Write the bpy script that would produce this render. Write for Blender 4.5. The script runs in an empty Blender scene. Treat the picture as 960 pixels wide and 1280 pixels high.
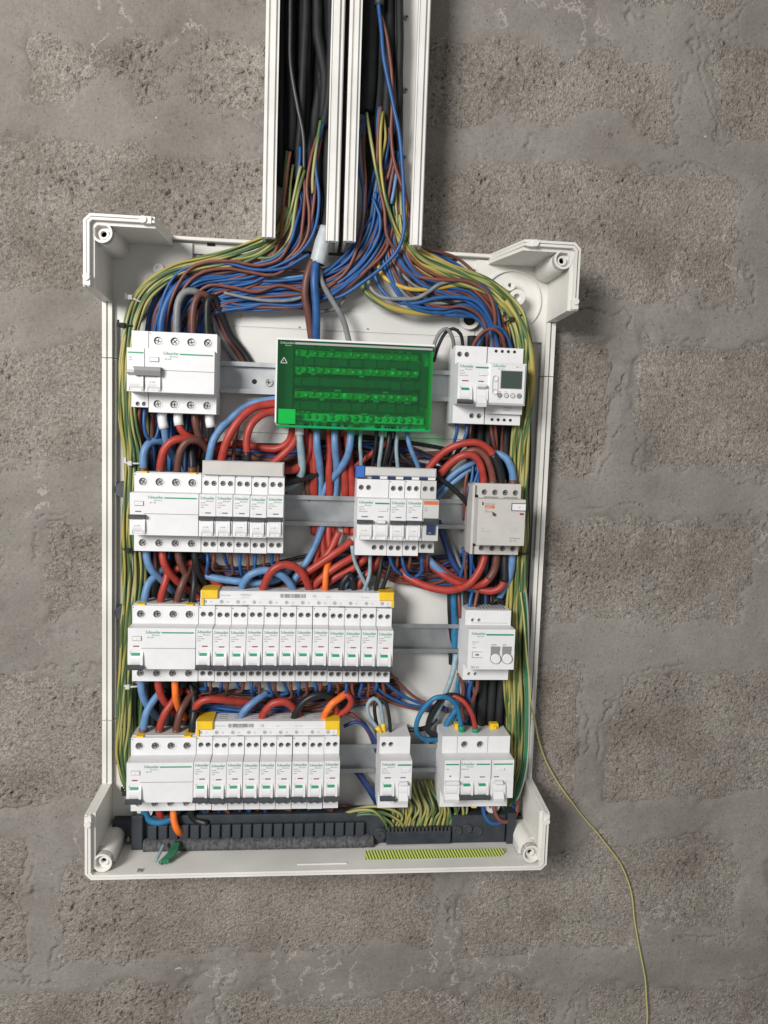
import bpy, bmesh, math, random
import numpy as np
from mathutils import Vector
random.seed(7); rng = np.random.RandomState(7)
SC = bpy.context.scene
COL = SC.collection
MM = 0.001
Z0 = 1.5                       # height of the drawing origin above the ground

# ------------------------------------------------------------------ camera
QC = (227.3865, 919.0881, -323.0463); YAW, PITCH, ROLL, FPX = 0.10149, -0.09455, 0.03386, 975.3
fwd = np.array([math.sin(YAW)*math.cos(PITCH), -math.cos(YAW)*math.cos(PITCH), math.sin(PITCH)])
_rt = np.array([math.cos(YAW), math.sin(YAW), 0.0])
_up = np.cross(_rt, fwd)
if _up[2] < 0: _up = -_up
CR = _rt*math.cos(ROLL) + _up*math.sin(ROLL)
CU = -_rt*math.sin(ROLL) + _up*math.cos(ROLL)
CC = np.array(QC)
def W(x, h, z):                # millimetres right / out of the wall / up  ->  metres in Blender
    return Vector((x*MM, -h*MM, z*MM + Z0))
def at(px, py, h):             # point on the plane h mm in front of the wall that the photo shows at (px, py)
    d = fwd + CR*(px-480)/FPX - CU*(py-640)/FPX
    p = CC + d*((h-CC[1])/d[1])
    return (p[0], h, p[2])
cam = bpy.data.objects.new('camera', bpy.data.cameras.new('camera')); COL.objects.link(cam)
def v3(a): return Vector((a[0], -a[1], a[2]))
from mathutils import Matrix
_R, _U, _F = v3(CR), v3(CU), v3(fwd)
m = Matrix(((_R.x, _U.x, -_F.x), (_R.y, _U.y, -_F.y), (_R.z, _U.z, -_F.z)))
cam.matrix_world = Matrix.Translation(W(*QC)) @ m.to_4x4()
cam.data.sensor_fit = 'VERTICAL'; cam.data.sensor_height = 36.0
cam.data.lens = FPX/1280*36.0; cam.data.clip_start = 0.02; cam.data.clip_end = 100
SC.camera = cam
# ------------------------------------------------------------------ light
wd = bpy.data.worlds.new('World'); SC.world = wd; wd.use_nodes = True
bg = wd.node_tree.nodes['Background']; bg.inputs[0].default_value = (1.0, 0.985, 0.96, 1); bg.inputs[1].default_value = 0.31
def area(name, pos, target, size, power, col):
    L = bpy.data.lights.new(name, 'AREA'); L.shape = 'DISK'; L.size = size; L.energy = power; L.color = col
    o = bpy.data.objects.new(name, L); COL.objects.link(o); o.location = W(*pos)
    o.rotation_euler = (W(*target)-W(*pos)).to_track_quat('-Z', 'Y').to_euler()
area('key_lamp', (-1200, 2250, 430), (240, 30, -420), 0.95, 88, (1.0, 0.975, 0.945))
SC.view_settings.view_transform = 'Standard'; SC.view_settings.look = 'None'
SC.view_settings.exposure = 0.13; SC.view_settings.gamma = 1
SC.render.engine = 'CYCLES'
SC.cycles.max_bounces = 8; SC.cycles.transparent_max_bounces = 16

# ------------------------------------------------------------------ materials
def pmat(name, col, rough=0.5, metal=0.0, spec=0.5, var=0.0, vscale=200, bump=0.0, bscale=800, coat=0.0):
    M = bpy.data.materials.new(name); M.use_nodes = True
    nt = M.node_tree; b = nt.nodes['Principled BSDF']
    b.inputs['Base Color'].default_value = (*col, 1); b.inputs['Roughness'].default_value = rough
    b.inputs['Metallic'].default_value = metal; b.inputs['Specular IOR Level'].default_value = spec
    b.inputs['Coat Weight'].default_value = coat
    tc = nt.nodes.new('ShaderNodeTexCoord')
    if var > 0:
        n = nt.nodes.new('ShaderNodeTexNoise'); n.inputs['Scale'].default_value = vscale; n.inputs['Detail'].default_value = 5
        nt.links.new(tc.outputs['Object'], n.inputs['Vector'])
        r = nt.nodes.new('ShaderNodeValToRGB')
        r.color_ramp.elements[0].position = 0.3; r.color_ramp.elements[1].position = 0.7
        r.color_ramp.elements[0].color = (*[c*(1-var) for c in col], 1)
        r.color_ramp.elements[1].color = (*[min(1, c*(1+var*0.5)) for c in col], 1)
        nt.links.new(n.outputs['Fac'], r.inputs['Fac']); nt.links.new(r.outputs['Color'], b.inputs['Base Color'])
        rr = nt.nodes.new('ShaderNodeMapRange'); rr.inputs['To Min'].default_value = rough*0.85; rr.inputs['To Max'].default_value = min(1, rough*1.2)
        nt.links.new(n.outputs['Fac'], rr.inputs['Value']); nt.links.new(rr.outputs['Result'], b.inputs['Roughness'])
    if bump > 0:
        n2 = nt.nodes.new('ShaderNodeTexNoise'); n2.inputs['Scale'].default_value = bscale; n2.inputs['Detail'].default_value = 3
        nt.links.new(tc.outputs['Object'], n2.inputs['Vector'])
        bp = nt.nodes.new('ShaderNodeBump'); bp.inputs['Strength'].default_value = bump; bp.inputs['Distance'].default_value = 0.0006
        nt.links.new(n2.outputs['Fac'], bp.inputs['Height']); nt.links.new(bp.outputs['Normal'], b.inputs['Normal'])
    return M
MAT = {}
MAT['white'] = pmat('white_plastic', (0.66, 0.665, 0.675), 0.42, var=0.05, vscale=60, bump=0.08, bscale=1500)
MAT['ivory'] = pmat('ivory_plastic', (0.675, 0.662, 0.625), 0.47, var=0.16, vscale=11, bump=0.10, bscale=900)
MAT['panel'] = pmat('panel_white', (0.58, 0.575, 0.55), 0.5, var=0.12, vscale=9, bump=0.08, bscale=900)
MAT['pvc'] = pmat('white_pvc', (0.69, 0.68, 0.655), 0.42, var=0.13, vscale=18)
MAT['lgrey'] = pmat('light_grey_plastic', (0.50, 0.50, 0.49), 0.5, var=0.06, vscale=60)
MAT['cgrey'] = pmat('contactor_grey_plastic', (0.47, 0.455, 0.435), 0.5, var=0.06, vscale=60)
MAT['mgrey'] = pmat('mid_grey_plastic', (0.22, 0.22, 0.22), 0.5)
MAT['dgrey'] = pmat('dark_grey_plastic', (0.045, 0.05, 0.058), 0.42, var=0.2, vscale=200)
MAT['slate'] = pmat('slate_plastic', (0.028, 0.034, 0.042), 0.55, var=0.35, vscale=60, bump=0.3, bscale=500)
MAT['dust'] = pmat('dusty_plastic', (0.085, 0.087, 0.093), 0.9, var=0.6, vscale=260, bump=0.9, bscale=420)
MAT['hole'] = pmat('dark_hole', (0.012, 0.012, 0.012), 0.8)
MAT['green'] = pmat('logo_green', (0.010, 0.24, 0.115), 0.5)
MAT['print'] = pmat('grey_print', (0.13, 0.13, 0.13), 0.6)
MAT['lprint'] = pmat('pale_print', (0.30, 0.30, 0.30), 0.6)
MAT['darkred'] = pmat('red_print', (0.22, 0.03, 0.03), 0.5)
MAT['orangep'] = pmat('orange_print', (0.55, 0.14, 0.04), 0.5)
MAT['yellow'] = pmat('yellow_plastic', (0.72, 0.47, 0.02), 0.42, var=0.12, vscale=80)
MAT['bluep'] = pmat('blue_plastic', (0.03, 0.12, 0.42), 0.45)
MAT['navy'] = pmat('navy_plastic', (0.015, 0.03, 0.10), 0.4)
MAT['steel'] = pmat('screw_steel', (0.42, 0.41, 0.39), 0.38, metal=1.0, var=0.3, vscale=900)
MAT['screwdull'] = pmat('dull_screw', (0.40, 0.38, 0.34), 0.55, metal=0.7, var=0.5, vscale=700)
MAT['zinc'] = pmat('zinc_rail', (0.36, 0.375, 0.39), 0.42, metal=0.9, var=0.20, vscale=45)
MAT['brass'] = pmat('brass', (0.55, 0.38, 0.13), 0.4, metal=1.0)
MAT['ferbrown'] = pmat('brown_ferrule', (0.11, 0.042, 0.025), 0.5)
MAT['ferwhite'] = pmat('white_ferrule', (0.68, 0.68, 0.68), 0.45)
MAT['tape'] = pmat('pale_tape', (0.43, 0.46, 0.48), 0.45, var=0.15, vscale=120, bump=0.4, bscale=300)
MAT['lcd'] = pmat('lcd_screen', (0.045, 0.065, 0.055), 0.18)
MAT['loose_gy'] = pmat('loose_wire_insulation', (0.40, 0.37, 0.13), 0.5)
WC = dict(red=(0.35, 0.040, 0.028), sky=(0.115, 0.235, 0.43), blue=(0.017, 0.084, 0.25), brown=(0.165, 0.054, 0.038), dbrown=(0.115, 0.045, 0.034),
          black=(0.012, 0.013, 0.015), grey=(0.19, 0.20, 0.205), pale=(0.24, 0.33, 0.37), orange=(0.78, 0.17, 0.025), navy=(0.02, 0.045, 0.17),
          yellow=(0.50, 0.34, 0.06), green=(0.025, 0.14, 0.075), teal=(0.02, 0.15, 0.30))
for k, c in WC.items():
    MAT['w_'+k] = pmat(k+'_insulation', c, 0.44, var=0.22, vscale=110, spec=0.4)
MAT['sheath'] = pmat('black_rubber_sheath', (0.013, 0.015, 0.0155), 0.62, spec=0.3, var=0.5, vscale=50, bump=0.25, bscale=500)
def stripes(name, ca, cb, width, twist, rough=0.42, mult=1.0):
    M = bpy.data.materials.new(name); M.use_nodes = True; nt = M.node_tree; b = nt.nodes['Principled BSDF']
    uv = nt.nodes.new('ShaderNodeUVMap'); sp = nt.nodes.new('ShaderNodeSeparateXYZ'); nt.links.new(uv.outputs[0], sp.inputs[0])
    mu = nt.nodes.new('ShaderNodeMath'); mu.operation = 'MULTIPLY_ADD'; mu.inputs[1].default_value = twist
    ml = nt.nodes.new('ShaderNodeMath'); ml.operation = 'MULTIPLY'; ml.inputs[1].default_value = mult
    nt.links.new(sp.outputs['X'], ml.inputs[0]); nt.links.new(sp.outputs['Y'], mu.inputs[0]); nt.links.new(ml.outputs[0], mu.inputs[2])
    fr = nt.nodes.new('ShaderNodeMath'); fr.operation = 'FRACT'; nt.links.new(mu.outputs[0], fr.inputs[0])
    lt = nt.nodes.new('ShaderNodeMath'); lt.operation = 'LESS_THAN'; lt.inputs[1].default_value = width; nt.links.new(fr.outputs[0], lt.inputs[0])
    mx = nt.nodes.new('ShaderNodeMix'); mx.data_type = 'RGBA'; nt.links.new(lt.outputs[0], mx.inputs[0])
    mx.inputs[6].default_value = (*ca, 1); mx.inputs[7].default_value = (*cb, 1)
    nt.links.new(mx.outputs[2], b.inputs['Base Color']); b.inputs['Roughness'].default_value = rough
    return M
MAT['w_earth'] = stripes('green_yellow_insulation', (0.29, 0.27, 0.09), (0.065, 0.125, 0.042), 0.42, 0.011)
MAT['w_earthg'] = stripes('yellow_green_insulation', (0.05, 0.105, 0.04), (0.28, 0.265, 0.085), 0.38, 0.012)
MAT['w_earthy'] = stripes('bright_yellow_green_insulation', (0.33, 0.27, 0.06), (0.065, 0.125, 0.04), 0.30, 0.009)
MAT['w_earthw'] = stripes('pale_green_striped_insulation', (0.02, 0.15, 0.065), (0.50, 0.51, 0.45), 0.5, 0.0003, mult=2.0)
def hatch():
    M = bpy.data.materials.new('yellow_green_hatch'); M.use_nodes = True; nt = M.node_tree; b = nt.nodes['Principled BSDF']
    tc = nt.nodes.new('ShaderNodeTexCoord'); sp = nt.nodes.new('ShaderNodeSeparateXYZ'); nt.links.new(tc.outputs['Object'], sp.inputs[0])
    a = nt.nodes.new('ShaderNodeMath'); a.operation = 'MULTIPLY_ADD'; a.inputs[1].default_value = 0.75
    nt.links.new(sp.outputs['Z'], a.inputs[0]); nt.links.new(sp.outputs['X'], a.inputs[2])
    s = nt.nodes.new('ShaderNodeMath'); s.operation = 'MULTIPLY'; s.inputs[1].default_value = 1000/3.5; nt.links.new(a.outputs[0], s.inputs[0])
    fr = nt.nodes.new('ShaderNodeMath'); fr.operation = 'FRACT'; nt.links.new(s.outputs[0], fr.inputs[0])
    lt = nt.nodes.new('ShaderNodeMath'); lt.operation = 'LESS_THAN'; lt.inputs[1].default_value = 0.48; nt.links.new(fr.outputs[0], lt.inputs[0])
    mx = nt.nodes.new('ShaderNodeMix'); mx.data_type = 'RGBA'; nt.links.new(lt.outputs[0], mx.inputs[0])
    mx.inputs[6].default_value = (0.50, 0.56, 0.12, 1); mx.inputs[7].default_value = (0.06, 0.11, 0.03, 1)
    nt.links.new(mx.outputs[2], b.inputs['Base Color']); b.inputs['Roughness'].default_value = 0.5
    return M
MAT['hatch'] = hatch()
def clear(name, tint, gloss=0.06, rough=0.08, dif=0.05):
    M = bpy.data.materials.new(name); M.use_nodes = True; nt = M.node_tree; nt.nodes.remove(nt.nodes['Principled BSDF'])
    out = nt.nodes['Material Output']; t = nt.nodes.new('ShaderNodeBsdfTransparent'); t.inputs[0].default_value = (*tint, 1)
    g = nt.nodes.new('ShaderNodeBsdfGlossy'); g.inputs['Roughness'].default_value = rough
    d = nt.nodes.new('ShaderNodeBsdfDiffuse'); d.inputs[0].default_value = (0.0, 0.34, 0.10, 1)
    m0 = nt.nodes.new('ShaderNodeMixShader'); m0.inputs[0].default_value = dif
    nt.links.new(t.outputs[0], m0.inputs[1]); nt.links.new(d.outputs[0], m0.inputs[2])
    mx = nt.nodes.new('ShaderNodeMixShader'); mx.inputs[0].default_value = gloss
    nt.links.new(m0.outputs[0], mx.inputs[1]); nt.links.new(g.outputs[0], mx.inputs[2]); nt.links.new(mx.outputs[0], out.inputs[0])
    return M
MAT['greenclear'] = clear('green_clear_cover', (0.26, 0.92, 0.55))
MAT['greenedge'] = clear('green_cover_edge', (0.15, 0.70, 0.35), dif=0.85)

# ------------------------------------------------------------------ mesh helpers (all in millimetres: x, h out of wall, z)
class MB:
    def __init__(s): s.v = []; s.f = []; s.smooth = []
    def add(s, vs, fs, smooth=False):
        b = len(s.v); s.v += [tuple(map(float, q)) for q in vs]
        for f in fs: s.f.append([b+i for i in f]); s.smooth.append(smooth)
        return s
    def box(s, x0, x1, h0, h1, z0, z1, bev=0.0):
        x0, x1 = min(x0, x1), max(x0, x1); h0, h1 = min(h0, h1), max(h0, h1); z0, z1 = min(z0, z1), max(z0, z1)
        if bev <= 0:
            vs = [(x, h, z) for x in (x0, x1) for h in (h0, h1) for z in (z0, z1)]
            s.add(vs, [(0, 1, 3, 2), (4, 6, 7, 5), (0, 4, 5, 1), (2, 3, 7, 6), (0, 2, 6, 4), (1, 5, 7, 3)])
        else:        # bevel only the outward face's rim
            b = bev
            vs = [(x0, h0, z0), (x1, h0, z0), (x1, h0, z1), (x0, h0, z1), (x0, h1-b, z0), (x1, h1-b, z0), (x1, h1-b, z1), (x0, h1-b, z1),
                  (x0+b, h1, z0+b), (x1-b, h1, z0+b), (x1-b, h1, z1-b), (x0+b, h1, z1-b)]
            s.add(vs, [(0, 1, 2, 3), (8, 11, 10, 9)] + [(i, 4+i, 4+(i+1) % 4, (i+1) % 4) for i in range(4)] + [(4+i, 8+i, 8+(i+1) % 4, 4+(i+1) % 4) for i in range(4)])
        return s
    def prism(s, prof, x0, x1, skip=()):           # prof: closed polygon of (z, h) pairs, extruded along x
        n = len(prof); vs = [(x0, h, z) for z, h in prof] + [(x1, h, z) for z, h in prof]
        fs = [tuple(range(n)), tuple(range(2*n-1, n-1, -1))]
        for i in range(n):
            if i in skip: continue
            j = (i+1) % n; fs.append((i, n+i, n+j, j))
        return s.add(vs, fs)
    def prismz(s, prof, z0, z1):                   # prof of (x, h), extruded along z
        n = len(prof); vs = [(x, h, z0) for x, h in prof] + [(x, h, z1) for x, h in prof]
        return s.add(vs, [tuple(range(n)), tuple(range(2*n-1, n-1, -1))] + [(i, n+i, n+(i+1) % n, (i+1) % n) for i in range(n)])
    def prismh(s, prof, h0, h1):                   # prof of (x, z), extruded along h
        n = len(prof); vs = [(x, h0, z) for x, z in prof] + [(x, h1, z) for x, z in prof]
        return s.add(vs, [tuple(range(n)), tuple(range(2*n-1, n-1, -1))] + [(i, n+i, n+(i+1) % n, (i+1) % n) for i in range(n)])
    def cyl(s, cx, cz, r, h0, h1, n=16, r1=None, cap0=False, cap1=True, smooth=True):
        r1 = r if r1 is None else r1
        a = [2*math.pi*i/n for i in range(n)]
        vs = [(cx+r*math.cos(t), h0, cz+r*math.sin(t)) for t in a] + [(cx+r1*math.cos(t), h1, cz+r1*math.sin(t)) for t in a]
        s.add(vs, [(i, (i+1) % n, n+(i+1) % n, n+i) for i in range(n)], smooth)
        if cap1: s.add(vs[n:], [tuple(range(n))])
        if cap0: s.add(vs[:n], [tuple(range(n-1, -1, -1))])
        return s
    def ring(s, cx, cz, r0, r1, h0, h1, n=20):     # tube standing out of the wall, inner radius r0
        a = [2*math.pi*i/n for i in range(n)]
        def c(r, h): return [(cx+r*math.cos(t), h, cz+r*math.sin(t)) for t in a]
        vs = c(r1, h0)+c(r1, h1)+c(r0, h1)+c(r0, h0)
        for k in range(3):
            s.add(vs[k*n:(k+2)*n], [(i, (i+1) % n, n+(i+1) % n, n+i) for i in range(n)], k != 1)
        return s
    def plate(s, x0, x1, z0, z1, h, holes, depth=5, n=12):     # front face with round blind holes in one row
        holes = sorted(holes); xs = [x0]+[(a[0]+b[0])/2 for a, b in zip(holes, holes[1:])]+[x1]
        for (cx, cz, r), a0, a1 in zip(holes, xs, xs[1:]):
            ang = [2*math.pi*i/n for i in range(n)] + [math.atan2(zz-cz, xx-cx) % (2*math.pi) for xx in (a0, a1) for zz in (z0, z1)]
            ang = sorted(ang); N = len(ang); outer = []; inner = []; deep = []
            for t in ang:
                dx, dz = math.cos(t), math.sin(t); k = 1e9
                if dx > 1e-9: k = min(k, (a1-cx)/dx)
                if dx < -1e-9: k = min(k, (a0-cx)/dx)
                if dz > 1e-9: k = min(k, (z1-cz)/dz)
                if dz < -1e-9: k = min(k, (z0-cz)/dz)
                outer.append((cx+dx*k, h, cz+dz*k)); inner.append((cx+dx*r, h, cz+dz*r)); deep.append((cx+dx*r*0.92, h-depth, cz+dz*r*0.92))
            s.add(outer+inner+deep, [(i, (i+1) % N, N+(i+1) % N, N+i) for i in range(N)] + [(N+i, N+(i+1) % N, 2*N+(i+1) % N, 2*N+i) for i in range(N)])
            s.add(deep, [tuple(range(N))])
        return s
    def mesh(s, name):
        me = bpy.data.meshes.new(name)
        me.from_pydata([(x*MM, -h*MM, z*MM) for x, h, z in s.v], [], s.f)
        me.polygons.foreach_set('use_smooth', s.smooth)
        bm = bmesh.new(); bm.from_mesh(me)
        bmesh.ops.remove_doubles(bm, verts=bm.verts, dist=1e-6)
        bmesh.ops.recalc_face_normals(bm, faces=bm.faces); bm.to_mesh(me); bm.free()
        return me
CACHE = {}
def part(name, key, build, mat, parent, loc=(0, 0, 0), label=None):
    """one mesh object under its parent; alike pieces share mesh data by key"""
    k = (key, mat)
    if key is None or k not in CACHE:
        mb = build() if callable(build) else build
        me = mb if isinstance(mb, bpy.types.Mesh) else mb.mesh(name)
        if not me.materials: me.materials.append(MAT[mat])
        if key is not None: CACHE[k] = me
    else: me = CACHE[k]
    o = bpy.data.objects.new(name, me); COL.objects.link(o)
    if parent is not None: o.parent = parent
    o.location = (loc[0]*MM, -loc[1]*MM, loc[2]*MM + (0 if parent is not None else Z0))
    if label: o['label'] = label
    return o
def thing(name, label, cat, x, h, z, group=None):
    o = bpy.data.objects.new(name, None); COL.objects.link(o); o.location = W(x, h, z); o.empty_display_size = 0.01
    o['label'] = label; o['category'] = cat
    if group: o['group'] = group
    return o
FONTC = {}
def text_mesh(body, size, width=None, bold=False):
    k = (body, size, width)
    if k in FONTC: return FONTC[k]
    cu = bpy.data.curves.new('lettering', 'FONT'); cu.body = body; cu.size = size*MM; cu.resolution_u = 1; cu.fill_mode = 'FRONT'
    if bold: cu.offset = 0.00006
    ob = bpy.data.objects.new('lettering', cu); COL.objects.link(ob)
    dg = bpy.context.evaluated_depsgraph_get(); me = bpy.data.meshes.new_from_object(ob.evaluated_get(dg))
    bpy.data.objects.remove(ob); bpy.data.curves.remove(cu)
    me.name = 'lettering'
    n = len(me.vertices); co = np.zeros(n*3); me.vertices.foreach_get('co', co); co = co.reshape(-1, 3)
    sx = 1.0
    if width: sx = width*MM/max(1e-9, co[:, 0].max()-co[:, 0].min())
    co2 = np.stack([(co[:, 0]-co[:, 0].min())*sx, np.zeros(n), co[:, 1]], 1)
    me.vertices.foreach_set('co', co2.ravel()); me.materials.clear(); me.update()
    FONTC[k] = me; return me
TXT = {}
def lettering(body, size, x, h, z, mat, parent, width=None, name='lettering', bold=False):
    k = (body, size, width, mat)
    if k not in TXT:
        me = text_mesh(body, size, width, bold).copy(); me.materials.clear(); me.materials.append(MAT[mat]); TXT[k] = me
    o = bpy.data.objects.new(name, TXT[k]); COL.objects.link(o); o.parent = parent
    o.location = (x*MM, -h*MM, z*MM); return o

# ------------------------------------------------------------------ wall: mortar sheet with concrete blocks set in it
def vnoise(x, z, scale, seed):
    r = np.random.RandomState(seed).rand(256, 256)
    u = x/scale; v = z/scale; iu = np.floor(u).astype(int); iv = np.floor(v).astype(int); fu = u-iu; fv = v-iv
    fu = fu*fu*(3-2*fu); fv = fv*fv*(3-2*fv)
    g = lambda a, b: r[a % 256, b % 256]
    return (g(iu, iv)*(1-fu)+g(iu+1, iv)*fu)*(1-fv) + (g(iu, iv+1)*(1-fu)+g(iu+1, iv+1)*fu)*fv
def fbm(x, z, scale, seed, octv=3):
    t = 0; a = 0.5; tot = 0
    for k in range(octv):
        t = t + a*vnoise(x+37*k, z-19*k, scale/(2**k), seed+k); tot += a; a *= 0.55
    return t/tot
def sstep(e0, e1, x):
    t = np.clip((x-e0)/(e1-e0), 0, 1); return t*t*(3-2*t)
def grid_mesh(name, xs, zs, hfun, mat):
    X, Z = np.meshgrid(xs, zs); H = hfun(X, Z); nx, nz = len(xs), len(zs)
    me = bpy.data.meshes.new(name)
    co = np.stack([X*MM, -H*MM, Z*MM], -1).reshape(-1, 3)
    i = np.arange(nx*nz).reshape(nz, nx)
    q = np.stack([i[:-1, :-1], i[:-1, 1:], i[1:, 1:], i[1:, :-1]], -1).reshape(-1, 4)
    me.vertices.add(len(co)); me.vertices.foreach_set('co', co.ravel())
    me.loops.add(q.size); me.loops.foreach_set('vertex_index', q.ravel().astype(np.int32))
    me.polygons.add(len(q)); me.polygons.foreach_set('loop_start', np.arange(0, q.size, 4, dtype=np.int32))
    me.polygons.foreach_set('loop_total', np.full(len(q), 4, np.int32)); me.polygons.foreach_set('use_smooth', np.ones(len(q), bool))
    me.update(calc_edges=True); me.materials.append(mat); return me
def masonry(name, c1, c2, c3, speck, dark, bump, fine_f):
    M = bpy.data.materials.new(name); M.use_nodes = True; nt = M.node_tree; b = nt.nodes['Principled BSDF']
    b.inputs['Roughness'].default_value = 0.93; b.inputs['Specular IOR Level'].default_value = 0.2
    tc = nt.nodes.new('ShaderNodeNewGeometry')
    def noise(sc, det, rough=0.6):
        n = nt.nodes.new('ShaderNodeTexNoise'); n.inputs['Scale'].default_value = sc; n.inputs['Detail'].default_value = det; n.inputs['Roughness'].default_value = rough
        nt.links.new(tc.outputs['Position'], n.inputs['Vector']); return n
    def ramp(src, stops):
        r = nt.nodes.new('ShaderNodeValToRGB'); e = r.color_ramp.elements
        e[0].position, e[0].color = stops[0][0], (*stops[0][1], 1); e[1].position, e[1].color = stops[-1][0], (*stops[-1][1], 1)
        for p, c in stops[1:-1]:
            q = e.new(p); q.color = (*c, 1)
        nt.links.new(src, r.inputs['Fac']); return r
    def mix(mode, fac, a, bb):
        m_ = nt.nodes.new('ShaderNodeMix'); m_.data_type = 'RGBA'; m_.blend_type = mode
        if isinstance(fac, float): m_.inputs[0].default_value = fac
        else: nt.links.new(fac, m_.inputs[0])
        nt.links.new(a, m_.inputs[6])
        if isinstance(bb, tuple): m_.inputs[7].default_value = (*bb, 1)
        else: nt.links.new(bb, m_.inputs[7])
        return m_.outputs[2]
    base = ramp(noise(9, 6).outputs['Fac'], [(0.3, c1), (0.5, c2), (0.7, c3)]).outputs['Color']
    fine = ramp(noise(230, 4, 0.7).outputs['Fac'], [(0.25, (0.55,)*3), (0.5, (1.0,)*3), (0.75, (1.32, 1.30, 1.26))]).outputs['Color']
    col = mix('MULTIPLY', fine_f, base, fine)
    vo = nt.nodes.new('ShaderNodeTexVoronoi'); vo.inputs['Scale'].default_value = 430; nt.links.new(tc.outputs['Position'], vo.inputs['Vector'])
    grain = ramp(vo.outputs['Color'], [(0.0, (0.70,)*3), (0.6, (1.0,)*3), (1.0, (1.25, 1.22, 1.18))]).outputs['Color']
    col = mix('MULTIPLY', speck, col, grain)
    ds = ramp(noise(330, 3, 0.55).outputs['Fac'], [(0.29, (1,)*3), (0.37, (0,)*3)]).outputs['Color']
    col = mix('MIX', ds, col, dark)
    ws = ramp(noise(120, 2, 0.5).outputs['Fac'], [(0.735, (0,)*3), (0.78, (1,)*3)]).outputs['Color']
    col = mix('MIX', ws, col, (0.44, 0.41, 0.38))
    lim = nt.nodes.new('ShaderNodeMath'); lim.operation = 'MULTIPLY'
    rd = nt.nodes.new('ShaderNodeMath'); rd.operation = 'COMPARE'; rd.inputs[1].default_value = 0.5; rd.inputs[2].default_value = 0.0055
    nt.links.new(noise(7.5, 8, 0.62).outputs['Fac'], rd.inputs[0])
    lb = ramp(noise(60, 3, 0.6).outputs['Fac'], [(0.44, (0,)*3), (0.52, (1,)*3)]).outputs['Color']
    lq = nt.nodes.new('ShaderNodeMath'); lq.operation = 'MULTIPLY'; nt.links.new(rd.outputs[0], lq.inputs[0]); nt.links.new(lb, lq.inputs[1]); lm = lq.outputs[0]
    lg = ramp(noise(5.2, 1, 0.5).outputs['Fac'], [(0.56, (0,)*3), (0.63, (0.6,)*3)]).outputs['Color']
    nt.links.new(lm, lim.inputs[0]); nt.links.new(lg, lim.inputs[1])
    col = mix('MIX', lim.outputs[0], col, (0.40, 0.37, 0.34))
    nt.links.new(col, b.inputs['Base Color'])
    bp = nt.nodes.new('ShaderNodeBump'); bp.inputs['Strength'].default_value = bump; bp.inputs['Distance'].default_value = 0.0015
    add = nt.nodes.new('ShaderNodeMath'); add.operation = 'ADD'
    nt.links.new(noise(420, 4, 0.65).outputs['Fac'], add.inputs[0]); nt.links.new(vo.outputs['Distance'], add.inputs[1])
    nt.links.new(add.outputs[0], bp.inputs['Height']); nt.links.new(bp.outputs['Normal'], b.inputs['Normal'])
    return M
M_BLOCK = masonry('rough_concrete', (0.158, 0.138, 0.119), (0.232, 0.211, 0.188), (0.292, 0.270, 0.243), 0.95, (0.055, 0.048, 0.043), 0.85, 0.9)
M_MORTAR = masonry('smooth_mortar', (0.160, 0.145, 0.130), (0.206, 0.191, 0.174), (0.245, 0.230, 0.211), 0.15, (0.085, 0.08, 0.075), 0.22, 0.38)
# course boundaries (photo rows of the mortar beds) and head joints (photo columns); px at the wall surface
BEDS = [(-330, -330), (-140, -145), (14, 36), (150, 198), (383, 402), (610, 622), (816, 812), (1033, 1017), (1218, 1203), (1425, 1395), (1640, 1590)]
HEADS = [[-250, 300, 780, 1250], [-420, 60, 560, 1080, 1500], [12, 455, 872, 1330], [-140, 420, 960, 1400], [-390, -110, 330, 778, 1240], [-420, 22, 470, 968, 1420],
         [-330, -100, 300, 741, 1190], [-400, 52, 562, 946, 1400], [-250, 260, 712, 1180], [-330, 60, 560, 1010, 1450]]
def bed_z(k, px):
    a, b = BEDS[k]; return at(px, a+(b-a)*(px+0)/960.0, 0)
rects = []
for k in range(len(BEDS)-1):
    hd = HEADS[k]
    for a, b in zip(hd, hd[1:]):
        xm = (a+b)/2; x0 = at(a, (BEDS[k][0]+BEDS[k+1][0])/2, 0)[0]; x1 = at(b, (BEDS[k][0]+BEDS[k+1][0])/2, 0)[0]
        xq = min(max(xm, 0), 960)
        zt = bed_z(k, xq)[2]; zb = bed_z(k+1, xq)[2]
        rects.append((x0+9, x1-9, zb+10, zt-10))
def edge_dist(X, Z, r):
    return np.minimum(np.minimum(X-r[0], r[1]-X), np.minimum(Z-r[2], r[3]-Z))
def wob(X, Z): return (fbm(X, Z, 62, 11)-0.5)*56 + (fbm(X, Z, 14, 12, 2)-0.5)*18
def mortar_h(X, Z):
    D = np.full(X.shape, -99.0)
    for r in rects: D = np.maximum(D, edge_dist(X, Z, r))
    smear = (fbm(X, Z*2.2, 120, 31, 2)-0.5)
    h = 0.6 + (fbm(X, Z*1.8, 70, 21)-0.5)*3.2 + (fbm(X*0.5, Z, 16, 22)-0.5)*0.9
    h = h - np.maximum(0, vnoise(X, Z, 5, 24)-0.86)*9
    film = sstep(0.62, 0.74, fbm(X, Z*1.5, 95, 33))*3.0
    e = D + wob(X, Z) - smear*34
    for off, sd in ((6, 61), (26, 67)):
        ln = e - off + (fbm(X, Z, 7, sd, 2)-0.5)*9
        h = h - 4.2*np.exp(-(ln/1.2)**2)*sstep(0.60, 0.66, fbm(X, Z, 75, sd+2, 2))
    return h - (5.0 - film)*sstep(6, 34, e)
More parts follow.
